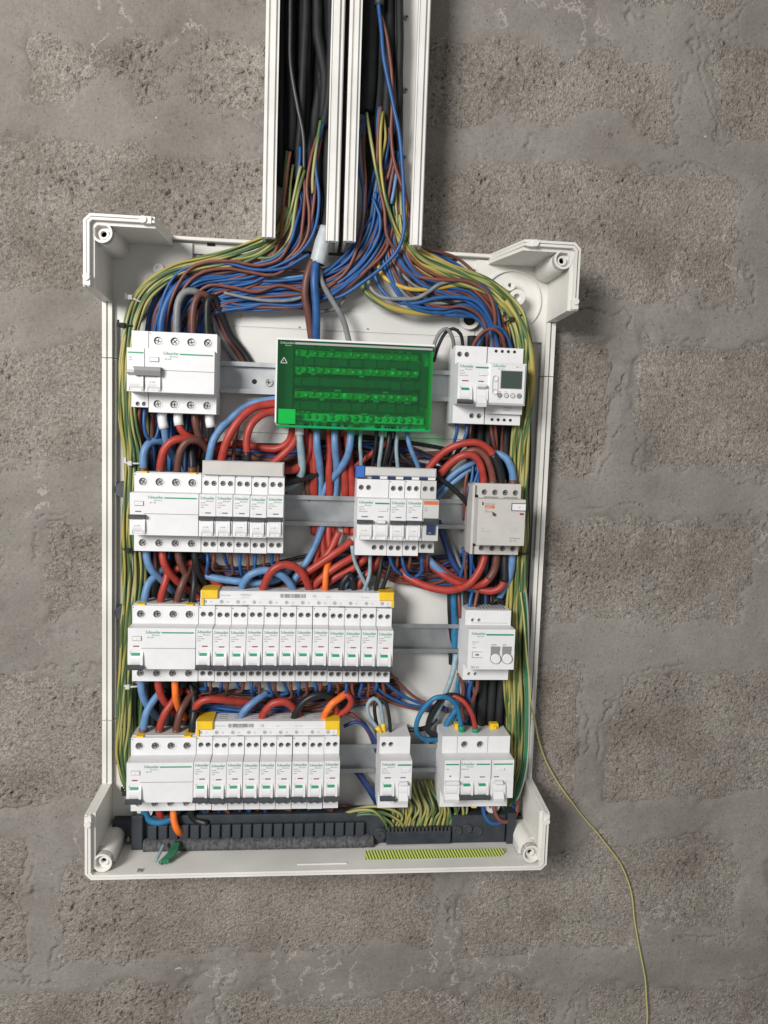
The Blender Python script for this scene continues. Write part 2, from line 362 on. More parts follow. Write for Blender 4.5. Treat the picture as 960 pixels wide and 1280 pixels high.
def block_fun(r, seed):
    lift = (np.random.RandomState(seed).rand()-0.5)*1.6
    def f(X, Z):
        d = edge_dist(X, Z, r) + (fbm(X, Z, 34, 41)-0.5)*34 + (fbm(X, Z, 9, 40, 2)-0.5)*9
        rough = sstep(0.34, 0.66, fbm(X, Z, 130, 42, 2))*(0.45 if (r[0]+r[1])/2 > 430 else 1.0)
        h = -0.7 + lift + (fbm(X, Z, 60, seed+50)-0.5)*2.6 + (fbm(X, Z, 9, 44)-0.5)*(0.7+0.8*rough) + (fbm(X, Z, 3.4, 43, 2)-0.5)*(0.15+0.55*rough)
        p = vnoise(X, Z, 3.6, 45)*0.6 + vnoise(X, Z, 2.1, 46)*0.4
        h = h - np.maximum(0, p-(0.76-0.07*rough))*(26+20*rough)
        p2 = vnoise(X, Z, 9, 47); h = h - np.maximum(0, p2-0.88)*(14+18*rough)
        g = vnoise(X, Z, 5.5, 48); h = h + np.maximum(0, g-0.82)*3.5
        return h - 4.5*(1-sstep(-8, 16, d)) - 5*(1-sstep(-12, -2, edge_dist(X, Z, r)+8))
    return f
def axis(lo, hi, a, b, fine, coarse):
    return np.concatenate([np.arange(lo, a, coarse), np.arange(a, b, fine), np.arange(b, hi+coarse, coarse)])
VX0, VX1, VZ0, VZ1 = at(0, 600, 0)[0]-50, max(at(960, 0, 0)[0], at(960, 1280, 0)[0])+50, at(480, 1280, 0)[2]-50, at(480, 0, 0)[2]+50
wall = bpy.data.objects.new('wall', grid_mesh('wall', axis(-620, 1180, VX0, VX1, 2.1, 12), axis(-1430, 560, VZ0, VZ1, 2.1, 12), mortar_h, M_MORTAR))
COL.objects.link(wall); wall.location = (0, 0, Z0); wall['kind'] = 'structure'
for i, r in enumerate(rects):
    seen = r[1] > VX0 and r[0] < VX1 and r[3] > VZ0 and r[2] < VZ1
    hid = r[0] > 20 and r[1] < 495 and r[3] < -120 and r[2] > -800
    st = 6.0 if (hid or not seen) else 1.6
    x0, x1 = r[0]-4, r[1]+4
    me = grid_mesh('concrete_block', np.arange(x0, x1, st), np.arange(r[2]-4, r[3]+4, st), block_fun(r, i*7), M_BLOCK)
    o = bpy.data.objects.new('concrete_block', me); COL.objects.link(o); o.parent = wall

# ------------------------------------------------------------------ enclosure
L, R, T, B, HC = 0.0, 513.2, -109.3, -810.5, 91.5
enc = thing('electrical_enclosure', 'open ivory plastic distribution enclosure with tall corner posts fixed to the block wall', 'enclosure', 0, 0, 0)
def E_part(name, mb, mat, **k): return part(name, None, mb, mat, enc, **k)
mb = MB(); mb.box(L+2, 172, 1.5, 4.5, B+4, T); mb.box(172, 352, 1.5, 4.5, B+4, T-9); mb.box(352, R-2, 1.5, 4.5, B+4, T)
bp_ = E_part('back_panel', mb, 'panel')
# a stepped profile for the low side rims: outer lip, groove, inner lip
def rim_prof(s): return [(L, 1), (L, 17), (L+4.5, 17), (L+4.5, 13.5), (L+6.5, 13.5), (L+6.5, 18), (L+11, 18), (L+11, 12), (L+14, 12), (L+14, 1)]
def mirx(p): return [(R-(x-L), h) for x, h in p]
for pr in (rim_prof(1), mirx(rim_prof(1))):
    for z0, z1 in ((T-74, T-135.2), (T-136.2, B+152), (B+151, B+74)):
        E_part('side_rim', MB().prismz(pr, min(z0, z1), max(z0, z1)), 'ivory')
for x0, x1 in ((74, 172), (352, 432)):
    mb = MB(); mb.box(x0, x1, 1, 17, T-4, T, .6); mb.box(x0, x1, 4.5, 8, T-16, T-4)
    E_part('top_rim', mb, 'ivory')
for px, py in ((264, 306), (567, 325)):
    x, _, z = at(px, py, 8.2)
    E_part('slot', MB().box(x-4.5, x+4.5, 4.4, 8.3, z-1.6, z+1.6), 'hole')
# corner posts
def cham(t): return max(0.0, 6.5-0.586*t)
def wall_poly(ln, end, t0, t1, htop, ax):
    """one skin of a post wall between depths t0 and t1 from its outer face; full height to ln, then sloping down to the base at end"""
    a0, a1 = t0+cham(t0), t1+cham(t1)
    pr = [(0, 2), (0, htop), (ln, htop), (end, 17), (end, 2)]; n = len(pr)
    o_ = [(a if k > 1 else a0, h, -t0) for k, (a, h) in enumerate(pr)]; i_ = [(a if k > 1 else a1, h, -t1) for k, (a, h) in enumerate(pr)]
    vs = o_+i_
    if ax == 'z': vs = [(-z, h, -a) for a, h, z in vs]
    mb = MB().add(vs, [tuple(range(n)), tuple(range(2*n-1, n-1, -1))]+[(i, n+i, n+(i+1) % n, (i+1) % n) for i in range(n)])
    if ax == 'x':          # the cut corner between the two walls
        mb.prismh([(t0, -a0), (a0, -t0), (a1, -t1), (t1, -a1)], 2, htop)
    return mb
def corner(cx, cz, sx, sz, lx, lz, label, full_x=None, ex=4, ez=3, low=False):
    post = part('corner_post', None, MB().box(0, 1, 2, 3, 0, -1), 'ivory', enc, (0, 0, 0), label=label)
    mb = MB()
    for ax, ln in (('x', full_x or lx), ('z', lz)):
        end = ln + (0 if (ax == 'x' and full_x) else ex if ax == 'x' else ez)
        for t0, t1, hh in ((0, 2.6, HC-2), (2.6, 4.0, HC-4.5), (4.0, 6.6, HC), (6.6, 10.5, HC-5.5))[:3 if ax == 'x' and full_x else 4]:
            w = wall_poly(ln, end, t0, t1, hh, ax); mb.add(w.v, w.f)
    mb.prismh([(6, -6), (96, -6), (96, -30), (34, -96), (6, -96)], 4.6, 11.2)
    mb.cyl(17.5, -17.5, 10.2, 7, HC-5, 28, cap1=False); mb.ring(17.5, -17.5, 8.0, 10.2, HC-14, HC-5, 28)
    mb.ring(17.5, -17.5, 3.2, 8.2, HC-16, HC-12, 24); mb.ring(18.4, -18.4, 3.2, 5.0, HC-13, HC-8, 20); mb.cyl(17.5, -17.5, 3.8, HC-34, HC-26, 14)
    mb.box(8, 17.5, 7, HC-24, -27.5, -8); mb.box(8, 27.5, 7, HC-24, -17.5, -8)
    mb.v = [(cx+sx*x, h, cz-sz*(-z) if sz > 0 else cz+(-z)) for x, h, z in mb.v]
    me = mb.mesh('corner_post'); me.materials.append(MAT['ivory']); post.data = me
    def loc(x, z): return (cx+sx*x, cz-sz*z)
    def sub(name, f, mat):
        q = MB(); f(q); return part(name, None, q, mat, post)
    x, z = loc(52, 50)
    sub('screw_boss', lambda q: (q.ring(x, z, 4.5, 9.0, 12, 15 if low else 34, 20), q.cyl(x, z, 4.5, 12, 14 if low else 26, 14)), 'ivory')
    x2, z2 = loc(60, 36)
    sub('screw_boss', lambda q: (q.ring(x2, z2, 2.6, 6, 12, 15 if low else 30, 18), q.cyl(x2, z2, 2.6, 12, 14 if low else 20, 12)), 'ivory')
    x3, z3 = loc(53, 50)
    if not low and not full_x: sub('recess_step', lambda q: q.ring(x3, z3, 33, 35, 11, 14, 40), 'ivory')
    if not full_x:
        xa, za = loc(lx-8, 4); sub('clip', lambda q: (q.box(xa-5, xa+5, HC-12, HC+1.2, za-3.5, za+3.5), q.cyl(xa-sx*3, za, 3.6, HC, HC+3, 10)), 'ivory')
    xb, zb = loc(4, lz-6); sub('clip', lambda q: (q.box(xb-3.5, xb+3.5, HC-12, HC+1.2, zb-5, zb+5), q.cyl(xb, zb+sz*3, 3.6, HC, HC+3, 10)), 'ivory')
corner(L, T, 1, 1, 70, 72, 'upper left corner post, its inside in shadow', ex=5, ez=3, low=True)
corner(R, T, -1, 1, 62, 71, 'upper right corner post, its inside lit', ex=20, ez=2)
corner(L, B, 1, -1, 60, 74, 'lower left corner post joined to the bottom wall', full_x=(R-L)/2, ez=2)
corner(R, B, -1, -1, 60, 69, 'lower right corner post joined to the bottom wall', full_x=(R-L)/2, ez=8)
def zpx(px, py, h): return at(px, py, h)[2]
# raised back plates between the rails
zz = [zpx(430, 388, 10), zpx(430, 414, 10), zpx(430, 545, 10), zpx(430, 560, 10), zpx(430, 728, 10), zpx(430, 738, 10), zpx(530, 874, 10), zpx(530, 882, 10), zpx(400, 1018, 10)]
for a, b in ((0, 1), (1, 2), (3, 4), (4, 6), (6, 8)):
    E_part('mounting_plate', MB().box(34 if a else 150, 480 if a else 420, 4.5, 5.6 + (a % 2)*.5, zz[b]+.5, zz[a]-.5, .5), 'panel')
x, _, z = at(587, 399, 12); E_part('fixing_ring', MB().ring(x, z, 7.5, 11.5, 4.5, 13, 28), 'ivory'); E_part('fixing_hole', MB().cyl(x+1, z+1, 7, 4.5, 6.8, 20), 'hole')
for px, py in ((153, 612), (153, 766)):
    x, _, z = at(px, py, 12); E_part('side_plug', MB().cyl(x, z, 9.5, 4.5, 13, 24, r1=8.5), 'dgrey')
for px, py in ((173, 1092), (614, 1086)):
    x, _, z = at(px, py, HC); E_part('rim_screw', MB().cyl(x, z, 2.6, HC-6, HC-3.5, 12), 'steel')
for px, py in ((374, 408), (460, 410), (700, 0)):
    if py: x, _, z = at(px, py, 13); E_part('pin_hole', MB().cyl(x, z, 1.0, 5, 6.9, 10), 'mgrey')
x, _, z = at(400, 1080, 40)
E_part('moulded_line', MB().box(x-27, x+29, 77, 79.5, B+6, B+7.6), 'ivory')

# ------------------------------------------------------------------ cable trunking above
def trunking(label, x0, x1, zb, lip, screws, skipwall=()):
    t = thing('cable_trunking', label, 'trunking', x0, 0, zb)
    w = x1-x0; H = 560-zb
    part('trunking_base', None, MB().box(0, w, 6.2, 8.6, 0, H), 'pvc', t)
    pr = [(0, 8.6), (0, 58.5), (1.2, 60), (3.2, 60), (3.6, 57.5), (5.0, 57.5), (5.4, 61), (lip-3.4, 61), (lip-3.0, 58), (lip-1.6, 58), (lip-1.4, 59.5), (lip, 59.5), (lip, 52), (3.0, 52), (3.0, 8.6)]
    part('trunking_wall', None, MB().prismz(pr, 0, H), 'pvc', t)
    part('trunking_wall', None, MB().prismz([(w-x, h) for x, h in pr], 0, H), 'pvc', t)
    for px, py in screws:
        q = at(px, py, 9); s_ = part('trunking_screw', 'tscrew', lambda: MB().cyl(0, 0, 3.4, 8.6, 10.6, 16, r1=2.6), 'steel', t, (q[0]-x0, 0, q[2]-zb))
        part('screw_slot', 'tslot', lambda: (lambda q2: (q2.box(-1.8, 1.8, 10.5, 10.9, -.4, .4), q2.box(-.4, .4, 10.5, 10.85, -1.8, 1.8))[0])(MB()), 'hole', s_)
    return t
trunking('left of the two white cable trunkings, lid off and full of black cables', 175, 256.5, -115.5, 14, [])
trunking('right of the two white cable trunkings, bare base with three screws on its right', 261.5, 346.5, -114.5, 13, [(508, 22), (507, 113), (505, 197)])

# ------------------------------------------------------------------ mounting rails
def rail(label, zc, x0, x1, holes):
    t = thing('mounting_rail', label, 'rail', x0, 0, zc)
    pr = [(-17.5, 21), (-17.5, 22.2), (-12.6, 22.2), (-12.6, 15.8), (12.6, 15.8), (12.6, 22.2), (17.5, 22.2), (17.5, 21), (13.8, 21), (13.8, 14.6), (-13.8, 14.6), (-13.8, 21)]
    n = len(pr); mb = MB(); w = x1-x0
    vs = [(0, h, z) for z, h in pr]+[(w, h, z) for z, h in pr]
    mb.add(vs, [(i, n+i, n+(i+1) % n, (i+1) % n) for i in range(n)])
    part('rail_profile', None, mb, 'zinc', t)
    for px, py, k in holes:
        q = at(px, py, 16)
        if k == 'hole': part('rail_hole', 'railhole', lambda: MB().cyl(0, 0, 2.9, 15.6, 16.0, 16), 'hole', t, (q[0]-x0, 0, q[2]-zc))
        else:
            s_ = part('rail_screw', 'railscrew', lambda: MB().ring(0, 0, 3.0, 4.6, 15.8, 18.2, 18).cyl(0, 0, 3.0, 15.8, 17.2, 16), 'steel', t, (q[0]-x0, 0, q[2]-zc))
            part('screw_slot', 'railslot', lambda: (lambda q2: (q2.box(-2.2, 2.2, 17.2, 17.5, -.45, .45), q2.box(-.45, .45, 17.2, 17.45, -2.2, 2.2))[0])(MB()), 'hole', s_)
ZC = [-260.8, -411.9, -558.1, -708.7]
RZ = [-261, -409, -558, -705]
rail('zinc mounting rail of the top row, beside the green block', RZ[0], 40, 476, [(318, 477, 'hole'), (336, 478, 'screw')])
rail('zinc mounting rail of the second row', RZ[1], 40, 476, [])
rail('zinc mounting rail of the third row, bare right of the twelve breakers', RZ[2], 40, 476, [])
rail('zinc mounting rail of the bottom row', RZ[3], 40, 476, [])

# ------------------------------------------------------------------ modular devices
HS, HN = 52, 74
def dev_profile(top=42.5, bot=-43, back=12, n1=22.5, n0=-22.5, hn=HN, hs=HS):
    return [(bot, back), (bot, hs), (n0, hs), (n0, hn), (-0.2, hn), (0.2, hn-0.7), (n1, hn-0.7), (n1, hs), (top, hs), (top, back)]
def body(name, key, w, holes_t, holes_b, mat, parent, loc=(0, 0, 0), prof=None, nose=None, depth=4.5):
    def b():
        mb = MB(); p = prof or dev_profile(); x0, x1 = 0.3, w-0.3
        sk = []
        if holes_b: sk.append(1)
        if holes_t: sk.append(len(p)-3)
        mb.prism(p, x0, x1, skip=sk)
        hs_ = p[1][1]
        if holes_b: mb.plate(x0, x1, p[0][0], p[2][0], hs_, holes_b, depth)
        if holes_t: mb.plate(x0, x1, p[-4][0], p[-1][0], hs_, holes_t, depth)
        return mb
    return part(name, key, b, mat, parent, loc)
def screw_build(r):
    def b():
        mb = MB(); mb.cyl(0, 0, r, 0, 1.6, 14, r1=r*0.94)
        return mb
    return b
def screws(parent, holes, hface, rr=None, mat='steel', label=None):
    for x, z, r in holes:
        rs = rr or r*0.80
        s_ = part('terminal_screw', ('scr', round(rs, 2)), screw_build(rs), mat, parent, (x, hface-4.2, z))
        def sl():
            mb = MB(); a = random.random()
            mb.box(-rs*.75, rs*.75, 1.5, 1.9, -.42, .42); mb.box(-.42, .42, 1.5, 1.85, -rs*.75, rs*.75)
            return mb
        q = part('screw_slot', ('scrslot', round(rs, 2)), sl, 'hole', s_)
        q.rotation_euler = (0, rng.rand()*3.1, 0)
def logo(parent, x, z, w=15.0, h=HN-0.5):
    lettering('Schneider', 4.6, x, h, z, 'green', parent, width=w, name='logo', bold=True)
    lettering('Electric', 2.3, x+w*0.42, h, z-2.5, 'green', parent, width=w*0.5, name='logo')
def small_print(parent, lines, x, z, size=1.9, h=HN-0.5, mat='print', step=2.5):
    for i, l in enumerate(lines): lettering(l, size, x, h, z-i*step, mat, parent)
def toggle(parent, xc, on, w=10.5, hw=16.6, label=True, handle='dgrey', barmat='white', low=-12.0, xh=None):
    """rocker barrel with a dark handle; on = handle thrown down with the green strip showing"""
    def barrel():
        mb = MB(); n = 10; r = 9.0; pr = []
        for i in range(n+1):
            a = math.pi*(i/n); pr.append((low+0.0+r*math.cos(a), 70.6+r*0.62*math.sin(a)))
        mb.prism(pr, -w/2, w/2); return mb
    b = part('toggle', ('tog', w, low, barmat), barrel, barmat, parent, (xc, 0, 0))
    def cheek():
        mb = MB()
        mb.prism([(low-9.5, 73.9), (low-9.5, 75.2), (low-5, 77.2), (low+4, 76.4), (low+9.5, 74.4), (low+9.5, 73.9)], w/2+0.15, w/2+2.6)
        mb.prism([(low-9.5, 73.9), (low-9.5, 74.8), (low+9.5, 74.8), (low+9.5, 73.9)], -w/2-1.6, -w/2-0.15)
        return mb
    part('toggle_cheek', ('cheek', w, low), cheek, 'white', parent, (xc, 0, 0))
    xh = 0 if xh is None else xh
    if on:
        def strip():
            mb = MB(); vs = []; n = 4; r = 9.0
            for i in range(n+1):
                a = math.radians(14+ i*46/n)
                for x in (-w/2+.6, w/2-.6): vs.append((x, 70.6+(r*0.62+.12)*math.sin(a)+.05, low+(r+.12)*math.cos(a)))
            mb.add(vs, [(2*i, 2*i+1, 2*i+3, 2*i+2) for i in range(n)]); return mb
        part('on_indicator', ('strip', w, low), strip, 'green', b)
        part('toggle_handle', ('hand_on', hw), lambda: MB().prism([(low-10.4, 74.4), (low-10.4, 79), (low-9.2, 80.6), (low-7.3, 80.6), (low-5.2, 76)], -hw/2, hw/2), handle, parent, (xc+xh, 0, 0))
    else:
        part('toggle_handle', ('hand_off', hw), lambda: MB().prism([(low+6.6, 76.0), (low+8.8, 80.6), (low+10.4, 80.6), (low+11.4, 79), (low+11.4, 74.2)], -hw/2, hw/2), handle, parent, (xc+xh, 0, 0))
        if label: lettering('O-OFF', 2.0, -3.2, 76.3, low-0.9, 'print', b)
def breaker(label, x, zc, on, group, name='circuit_breaker', lines=('iC60N', 'C16 400V~', '6000'), win='darkred', mat='white'):
    t = thing(name, label, 'circuit breaker', x+rng.uniform(-.12, .12), rng.uniform(-.35, .35), zc+rng.uniform(-.35, .35), group); t.rotation_euler = (rng.normal(0, .003), rng.normal(0, .0025), 0)
    lines = (lines[0], rng.choice(['C16', 'C10', 'C20', 'B16'])+' 400V~', lines[2])
    ht = [(5.2, 33.2, 3.0), (13.2, 33.2, 3.0)]; hb = [(5.2, -34.2, 3.0), (13.2, -34.2, 3.0)]
    body('body', 'mcb', 18, ht, hb, mat, t)
    screws(t, ht+hb, HS)
    logo(t, 1.6, 17.2); small_print(t, lines, 1.9, 13.0, 1.9)
    part('position_window', 'poswin', lambda: MB().box(6.6, 12.6, 73, 73.75, 2.2, 3.3), win, t)
    lettering('O', 1.5, 3.6, HN-.5, 2.2, 'print', t)
    toggle(t, 8.2, on, 9.4, 17.0, xh=.5)
    part('terminal_mark', 'tmark', lambda: MB().box(1.0, 2.0, HS-.2, HS+.25, 40.2, 41.2), 'dgrey', t)
    small_print(t, ('50160',), 8.0, -21.4, 1.4, HN+.1, 'lprint')
    return t
def breakers(n, x, zc, on, labels, group, **k):
    return [breaker(labels(i), x+18*i, zc, on, group, **k) for i in range(n)]
def big_rcd(label, x, zc, on, ferr, cat='residual current switch', extra=None):
    t = thing('residual_current_switch', label, cat, x, 0, zc)
    ht = [(9.5, 33.0, 4.3), (27, 33.0, 4.3), (44.5, 33.0, 4.3), (62, 33.0, 4.3)]; hb = [(a, -34.0, 4.1) for a, _, _ in ht]
    body('body', 'rcd4', 72, ht, hb, 'white', t)
    screws(t, ht+hb, HS)
    for a, z, _ in ht+hb: part('screw_collar', 'rcdcollar', lambda: MB().ring(0, 0, 4.35, 5.4, HS-.1, HS+.35, 20), 'white', t, (a, 0, z))
    part('joint_line', 'rcdjoint', lambda: MB().box(14.6, 71.6, 73, 73.6, .25, .6), 'print', t)
    logo(t, 19.0, 16.6, 16.0); part('green_bar', 'rcdbar', lambda: MB().box(36, 70, 73, 73.7, 17.0, 18.3), 'green', t)
    small_print(t, ('iID 63A',), 21, 11.6, 2.1)
    b = part('test_button', 'testb', lambda: MB().box(5.5, 14.5, 73, 74.6, 9.0, 13.2, .4), 'white', t)
    part('button_gap', 'testgap', lambda: MB().box(5.0, 15.0, 73, 73.5, 8.5, 13.7), 'mgrey', t)
    lettering('T', 1.6, 9.4, 74.7, 10.3, 'print', b)
    part('position_window', 'rcdwin', lambda: MB().box(6.0, 12.0, 73, 73.75, 2.0, 3.2), 'darkred' if on else 'print', t)
    toggle(t, 8.8, on, 10.5, 17.4, xh=-.3)
    small_print(t, ('AC  0.03A   400V~   Un',), 4, -21.2, 1.6, HN+.1, 'lprint')
    part('terminal_mark', 'tmark', None, 'dgrey', t)
    if ferr:
        for i, (a, _, _) in enumerate(ht):
            if i in (0, 3): part('terminal_clip', 'tclip', lambda: MB().box(-4, 4, 30, 51, 42.3, 44.0), 'yellow', t, (a, 0, 0))
        part('terminal_hood', 'rcdhood', lambda: MB().box(1.0, 71, 12.5, 47, 42.4, 43.6), 'lgrey', t)
    return t
# make sure the shared terminal mark exists before the switches use it
CACHE[('tmark', 'dgrey')] = MB().box(1.0, 2.0, HS-.2, HS+.25, 40.2, 41.2).mesh('terminal_mark'); CACHE[('tmark', 'dgrey')].materials.append(MAT['dgrey'])

# row 1 left: four pole switch with its auxiliary
t = big_rcd('white four-pole switch of the top row with a grey link across its toggles', 57.3, ZC[0], False, False)
for c in list(t.children):
    if c.name.startswith('toggle_handle'): bpy.data.objects.remove(c)
part('toggle_link', None, MB().prism([(-6, 74.2), (-6, 80), (-1, 82), (2.2, 82), (3.4, 74.2)], -9, 17.5), 'mgrey', t)
a = thing('auxiliary_switch', 'narrow white auxiliary switch joined to the left of the top four-pole switch', 'auxiliary switch', 39.1, 0, ZC[0])
body('body', 'aux1', 18.1, None, [(7, -34.5, 2.4), (13.6, -34.5, 2.4)], 'white', a, prof=dev_profile(bot=-38))
screws(a, [(7, -34.5, 2.4), (13.6, -34.5, 2.4)], HS, 1.7)
part('green_bar', 'aux1bar', lambda: MB().box(1, 17, 73, 73.7, 17.0, 18.3), 'green', a)
small_print(a, ('iMN', '220V'), 2.2, 12, 1.8); part('position_window', 'poswin', lambda: MB().box(6.6, 12.6, 73, 73.75, 2.2, 3.3), 'print', a)
toggle(a, 9.0, False, 12, 15, handle='lgrey', label=False)
small_print(a, ('415V~ AC',), 2, -21, 1.5, HN+.1, 'lprint')
for k in range(2): lettering('D%d' % (k+1), 1.6, 3+k*6.5, HS+.05, 36, 'lprint', a)

# row 2 left
big_rcd('white four-pole switch at the left of the second row, toggle up', 42.4, ZC[1], False, True)
NTH = ['first', 'second', 'third', 'fourth', 'fifth', 'sixth', 'seventh', 'eighth', 'ninth', 'tenth', 'eleventh', 'last']
breakers(5, 114.4, ZC[1], False, lambda i: '%s from the four-pole switch of five breakers under the grey comb cover' % NTH[i], 'five breakers under the grey comb cover', win='print')
cc = thing('comb_cover', 'plain grey cover over the busbar of the five breakers', 'busbar cover', 114.4, 0, ZC[1])
part('cover', None, MB().box(1.0, 89.0, 26, 56, 43, 58, 1.5).box(1.6, 88.4, 56, 57, 43, 45), 'cgrey', cc)
# row 2 middle
def rcbo(label, x, zc, on, row4=False, handle2=True, prof=None, group=None):
    t = thing('residual_current_breaker', label, 'circuit breaker', x, 0, zc, group)
    ht = [(5.4, 33.2, 3.0), (13.6, 33.2, 3.0)]; hb = [(22, -34.2, 3.0), (30.4, -34.2, 3.0)]
    body('body', 'rcbo', 36.2, ht, hb, 'white', t)
    screws(t, ht+hb, HS)
    logo(t, 1.8, 17.0, 15.5); part('green_bar', 'rcbobar', lambda: MB().box(19.5, 35, 73, 73.7, 16.8, 18.4), 'green', t)
    small_print(t, ('iC60N', 'Vigi C16', '30mA 230V~'), 1.9, 12.8, 1.9); small_print(t, ('Vigi', 'RH~ test'), 24, 11, 1.8)
    bb = part('test_button', 'rcbotest', lambda: MB().box(25, 33.6, 73, 74.2, 9.0, 13.0, .4), 'white', t)
    part('position_window', 'rcbowin', lambda: MB().box(5, 12, 73, 73.75, 2.2, 3.3), 'darkred' if on else 'print', t)
    part('position_window', 'rcbowin2', lambda: MB().box(23, 29, 73, 73.75, 2.2, 3.3), 'darkred' if on and not row4 else 'print', t)
    toggle(t, 8.6, on, 10, 17.0)
    toggle(t, 26.2, False, 10, 9.0, handle='white', label=False) if not on else toggle(t, 26.2, False, 10, 9.0, handle='white', label=False, low=-12.2)
    if on: part('reset_lever', 'rlever', lambda: MB().prism([(-25, 74.2), (-25, 80), (-21, 82), (-14, 77)], 21, 31.5), 'white', t)
    return t
rcbo('wide breaker with side test button at the left of the middle group, second row', 284.0, ZC[1], False)
for i in range(2):
    breaker(('plain breaker beside the wide one with the test button, second row' if i == 0 else 'plain breaker beside the orange-topped auxiliary, second row'), 320.2+18*i, ZC[1], False, 'two plain breakers of the middle group', win='print')
a = thing('auxiliary_contact', 'narrow auxiliary contact with orange stripe and navy toggle', 'auxiliary contact', 356.3, 0, ZC[1])
body('body', 'auxc', 18, [(5.2, 33.4, 3.0), (13.2, 33.4, 3.0)], [(5.2, -32, 3.0), (13.2, -32, 3.0)], 'lgrey', a, prof=dev_profile(bot=-39))
screws(a, [(5.2, 33.4, 3.0), (13.2, 33.4, 3.0), (5.2, -32, 3.0), (13.2, -32, 3.0)], HS)
part('orange_stripe', None, MB().box(1, 17, 73, 73.8, 17.6, 21.6), 'orangep', a)
small_print(a, ('iOF', '415V'), 2.0, 13, 1.9)
part('toggle_handle', None, MB().prism([(-4, 74), (-4, 79), (0, 80.5), (2.5, 77), (2.5, 74)], .8, 17.2), 'dgrey', a)
part('toggle', None, MB().prism([(-16, 74), (-15, 77), (-4, 77.5), (-4, 74)], 4.5, 13.5), 'navy', a)
lettering('OFF', 1.8, 6.4, 77.4, -14, 'white', a)
bb = thing('busbar_comb', 'grey busbar comb with blue end and teeth above the middle group', 'busbar', 284.0, 0, ZC[1])
part('comb_bar', None, MB().box(9, 90, 24, 50, 46.2, 56, 1.2), 'lgrey', bb)
part('comb_bar', None, MB().box(9, 90, 22, 44, 43, 46.2), 'lgrey', bb)
part('end_cap', None, MB().box(-.5, 8.8, 24, 51, 44, 57, .6), 'bluep', bb)
for k in range(4):
    part('tooth', 'btooth', lambda: MB().box(0, 8.4, 40, 51, 43.0, 46.0, .3), 'navy', bb, (17+18*k, 0, 0))
    part('tooth_gap', 'wtooth', lambda: MB().box(0, 8.6, 40, 50.5, 43.0, 46.0, .5), 'white', bb, (26+18*k if k < 3 else 80.5, 0, 0))

# row 2 right: contactor
c = thing('contactor', 'grey contactor with orange logo print and small O window at the right end', 'contactor', 417.5, 0, ZC[1])
ht = [(12, 31.5, 3.4), (24.2, 31.5, 3.4), (36.2, 31.5, 3.4), (48, 31.5, 3.4)]; hb = [(11.5, -32.5, 3.3), (24, -32.5, 3.3), (36, -32.5, 3.3), (48, -32.5, 3.3)]
body('body', None, 54.5, ht, hb, 'cgrey', c, prof=dev_profile(top=41.5, bot=-39.5, n1=25.5, n0=-26), depth=5)
screws(c, ht+hb, HS, 2.4, 'mgrey')
for z in (26.6, -28.4): part('coil_terminal', 'coilt', lambda: MB().cyl(0, 0, 2.2, HS-3, HS+.3, 14), 'hole', c, (2.9, 0, z))
part('coil_block', 'coilb', lambda: MB().box(-2.6, 0.1, 12, 56, -39, 40), 'cgrey', c)
part('side_slot', None, MB().box(-3, -2.55, 28, 31, -14, 20), 'mgrey', c)
part('cover_line', None, MB().box(12, 28, HS, HS+.4, 25.8, 26.8).box(34, 50, HS, HS+.4, 25.8, 26.8).box(12, 12.8, HS, HS+.4, 22.5, 26.8).box(49.2, 50, HS, HS+.4, 22.5, 26.8).box(28, 34, HS, HS+.4, 23.6, 24.4), 'mgrey', c)
lettering('Merlin Gerin', 2.2, 8.2, HN-.4, 19.4, 'print', c); part('logo_mark', None, MB().box(5.0, 6.4, 73, 73.7, 18.6, 22), 'hole', c)
part('orange_logo', None, MB().box(8, 19, 73, 73.6, 15.2, 18.4), 'orangep', c); lettering('multi 9', 2.6, 8.6, HN-.2, 15.8, 'white', c)
small_print(c, ('CT', ), 8.2, 12.4, 2.0); part('print_line', None, MB().box(8, 17, 73, 73.5, 11.0, 11.4), 'darkred', c)
part('indicator_knob', None, MB().cyl(18.6, 8.6, 1.7, 73, 75.4, 14), 'dgrey', c); part('indicator_dot', None, MB().cyl(17.6, 10.6, .8, 73, 73.8, 10), 'darkred', c)
part('window_frame', None, MB().box(38.2, 54.8, 73, 74.1, 13.0, 21.6), 'hole', c); part('window', None, MB().box(38.9, 54.2, 73, 74.4, 13.7, 20.9), 'white', c)
lettering('O', 3.6, 45.8, HN+.5, 15.7, 'dgrey', c)
part('red_mark', None, MB().box(48, 52.5, 73, 73.7, 8.6, 10.6), 'darkred', c)
small_print(c, ('63A', '400V~ 50Hz'), 5.2, -8, 1.9, HN+.1, 'lprint', 3); small_print(c, ('A1 1 3 5 7', 'A2 2 4 6 8'), 38, -8, 1.9, HN+.1, 'lprint', 3); small_print(c, ('15373',), 5.2, -20, 1.7, HN+.1, 'lprint')
small_print(c, ('ATTENTION', 'IEC 1095'), 38, -18.6, 2.1, HN+.1, 'hole', 2.8)
for i, (x, z, r) in enumerate(ht+hb): lettering(str([1, 3, 5, 7, 2, 4, 6, 8][i]), 1.7, x-.6, HS+.05, z+(4.8 if i < 4 else -6.6), 'print', c)

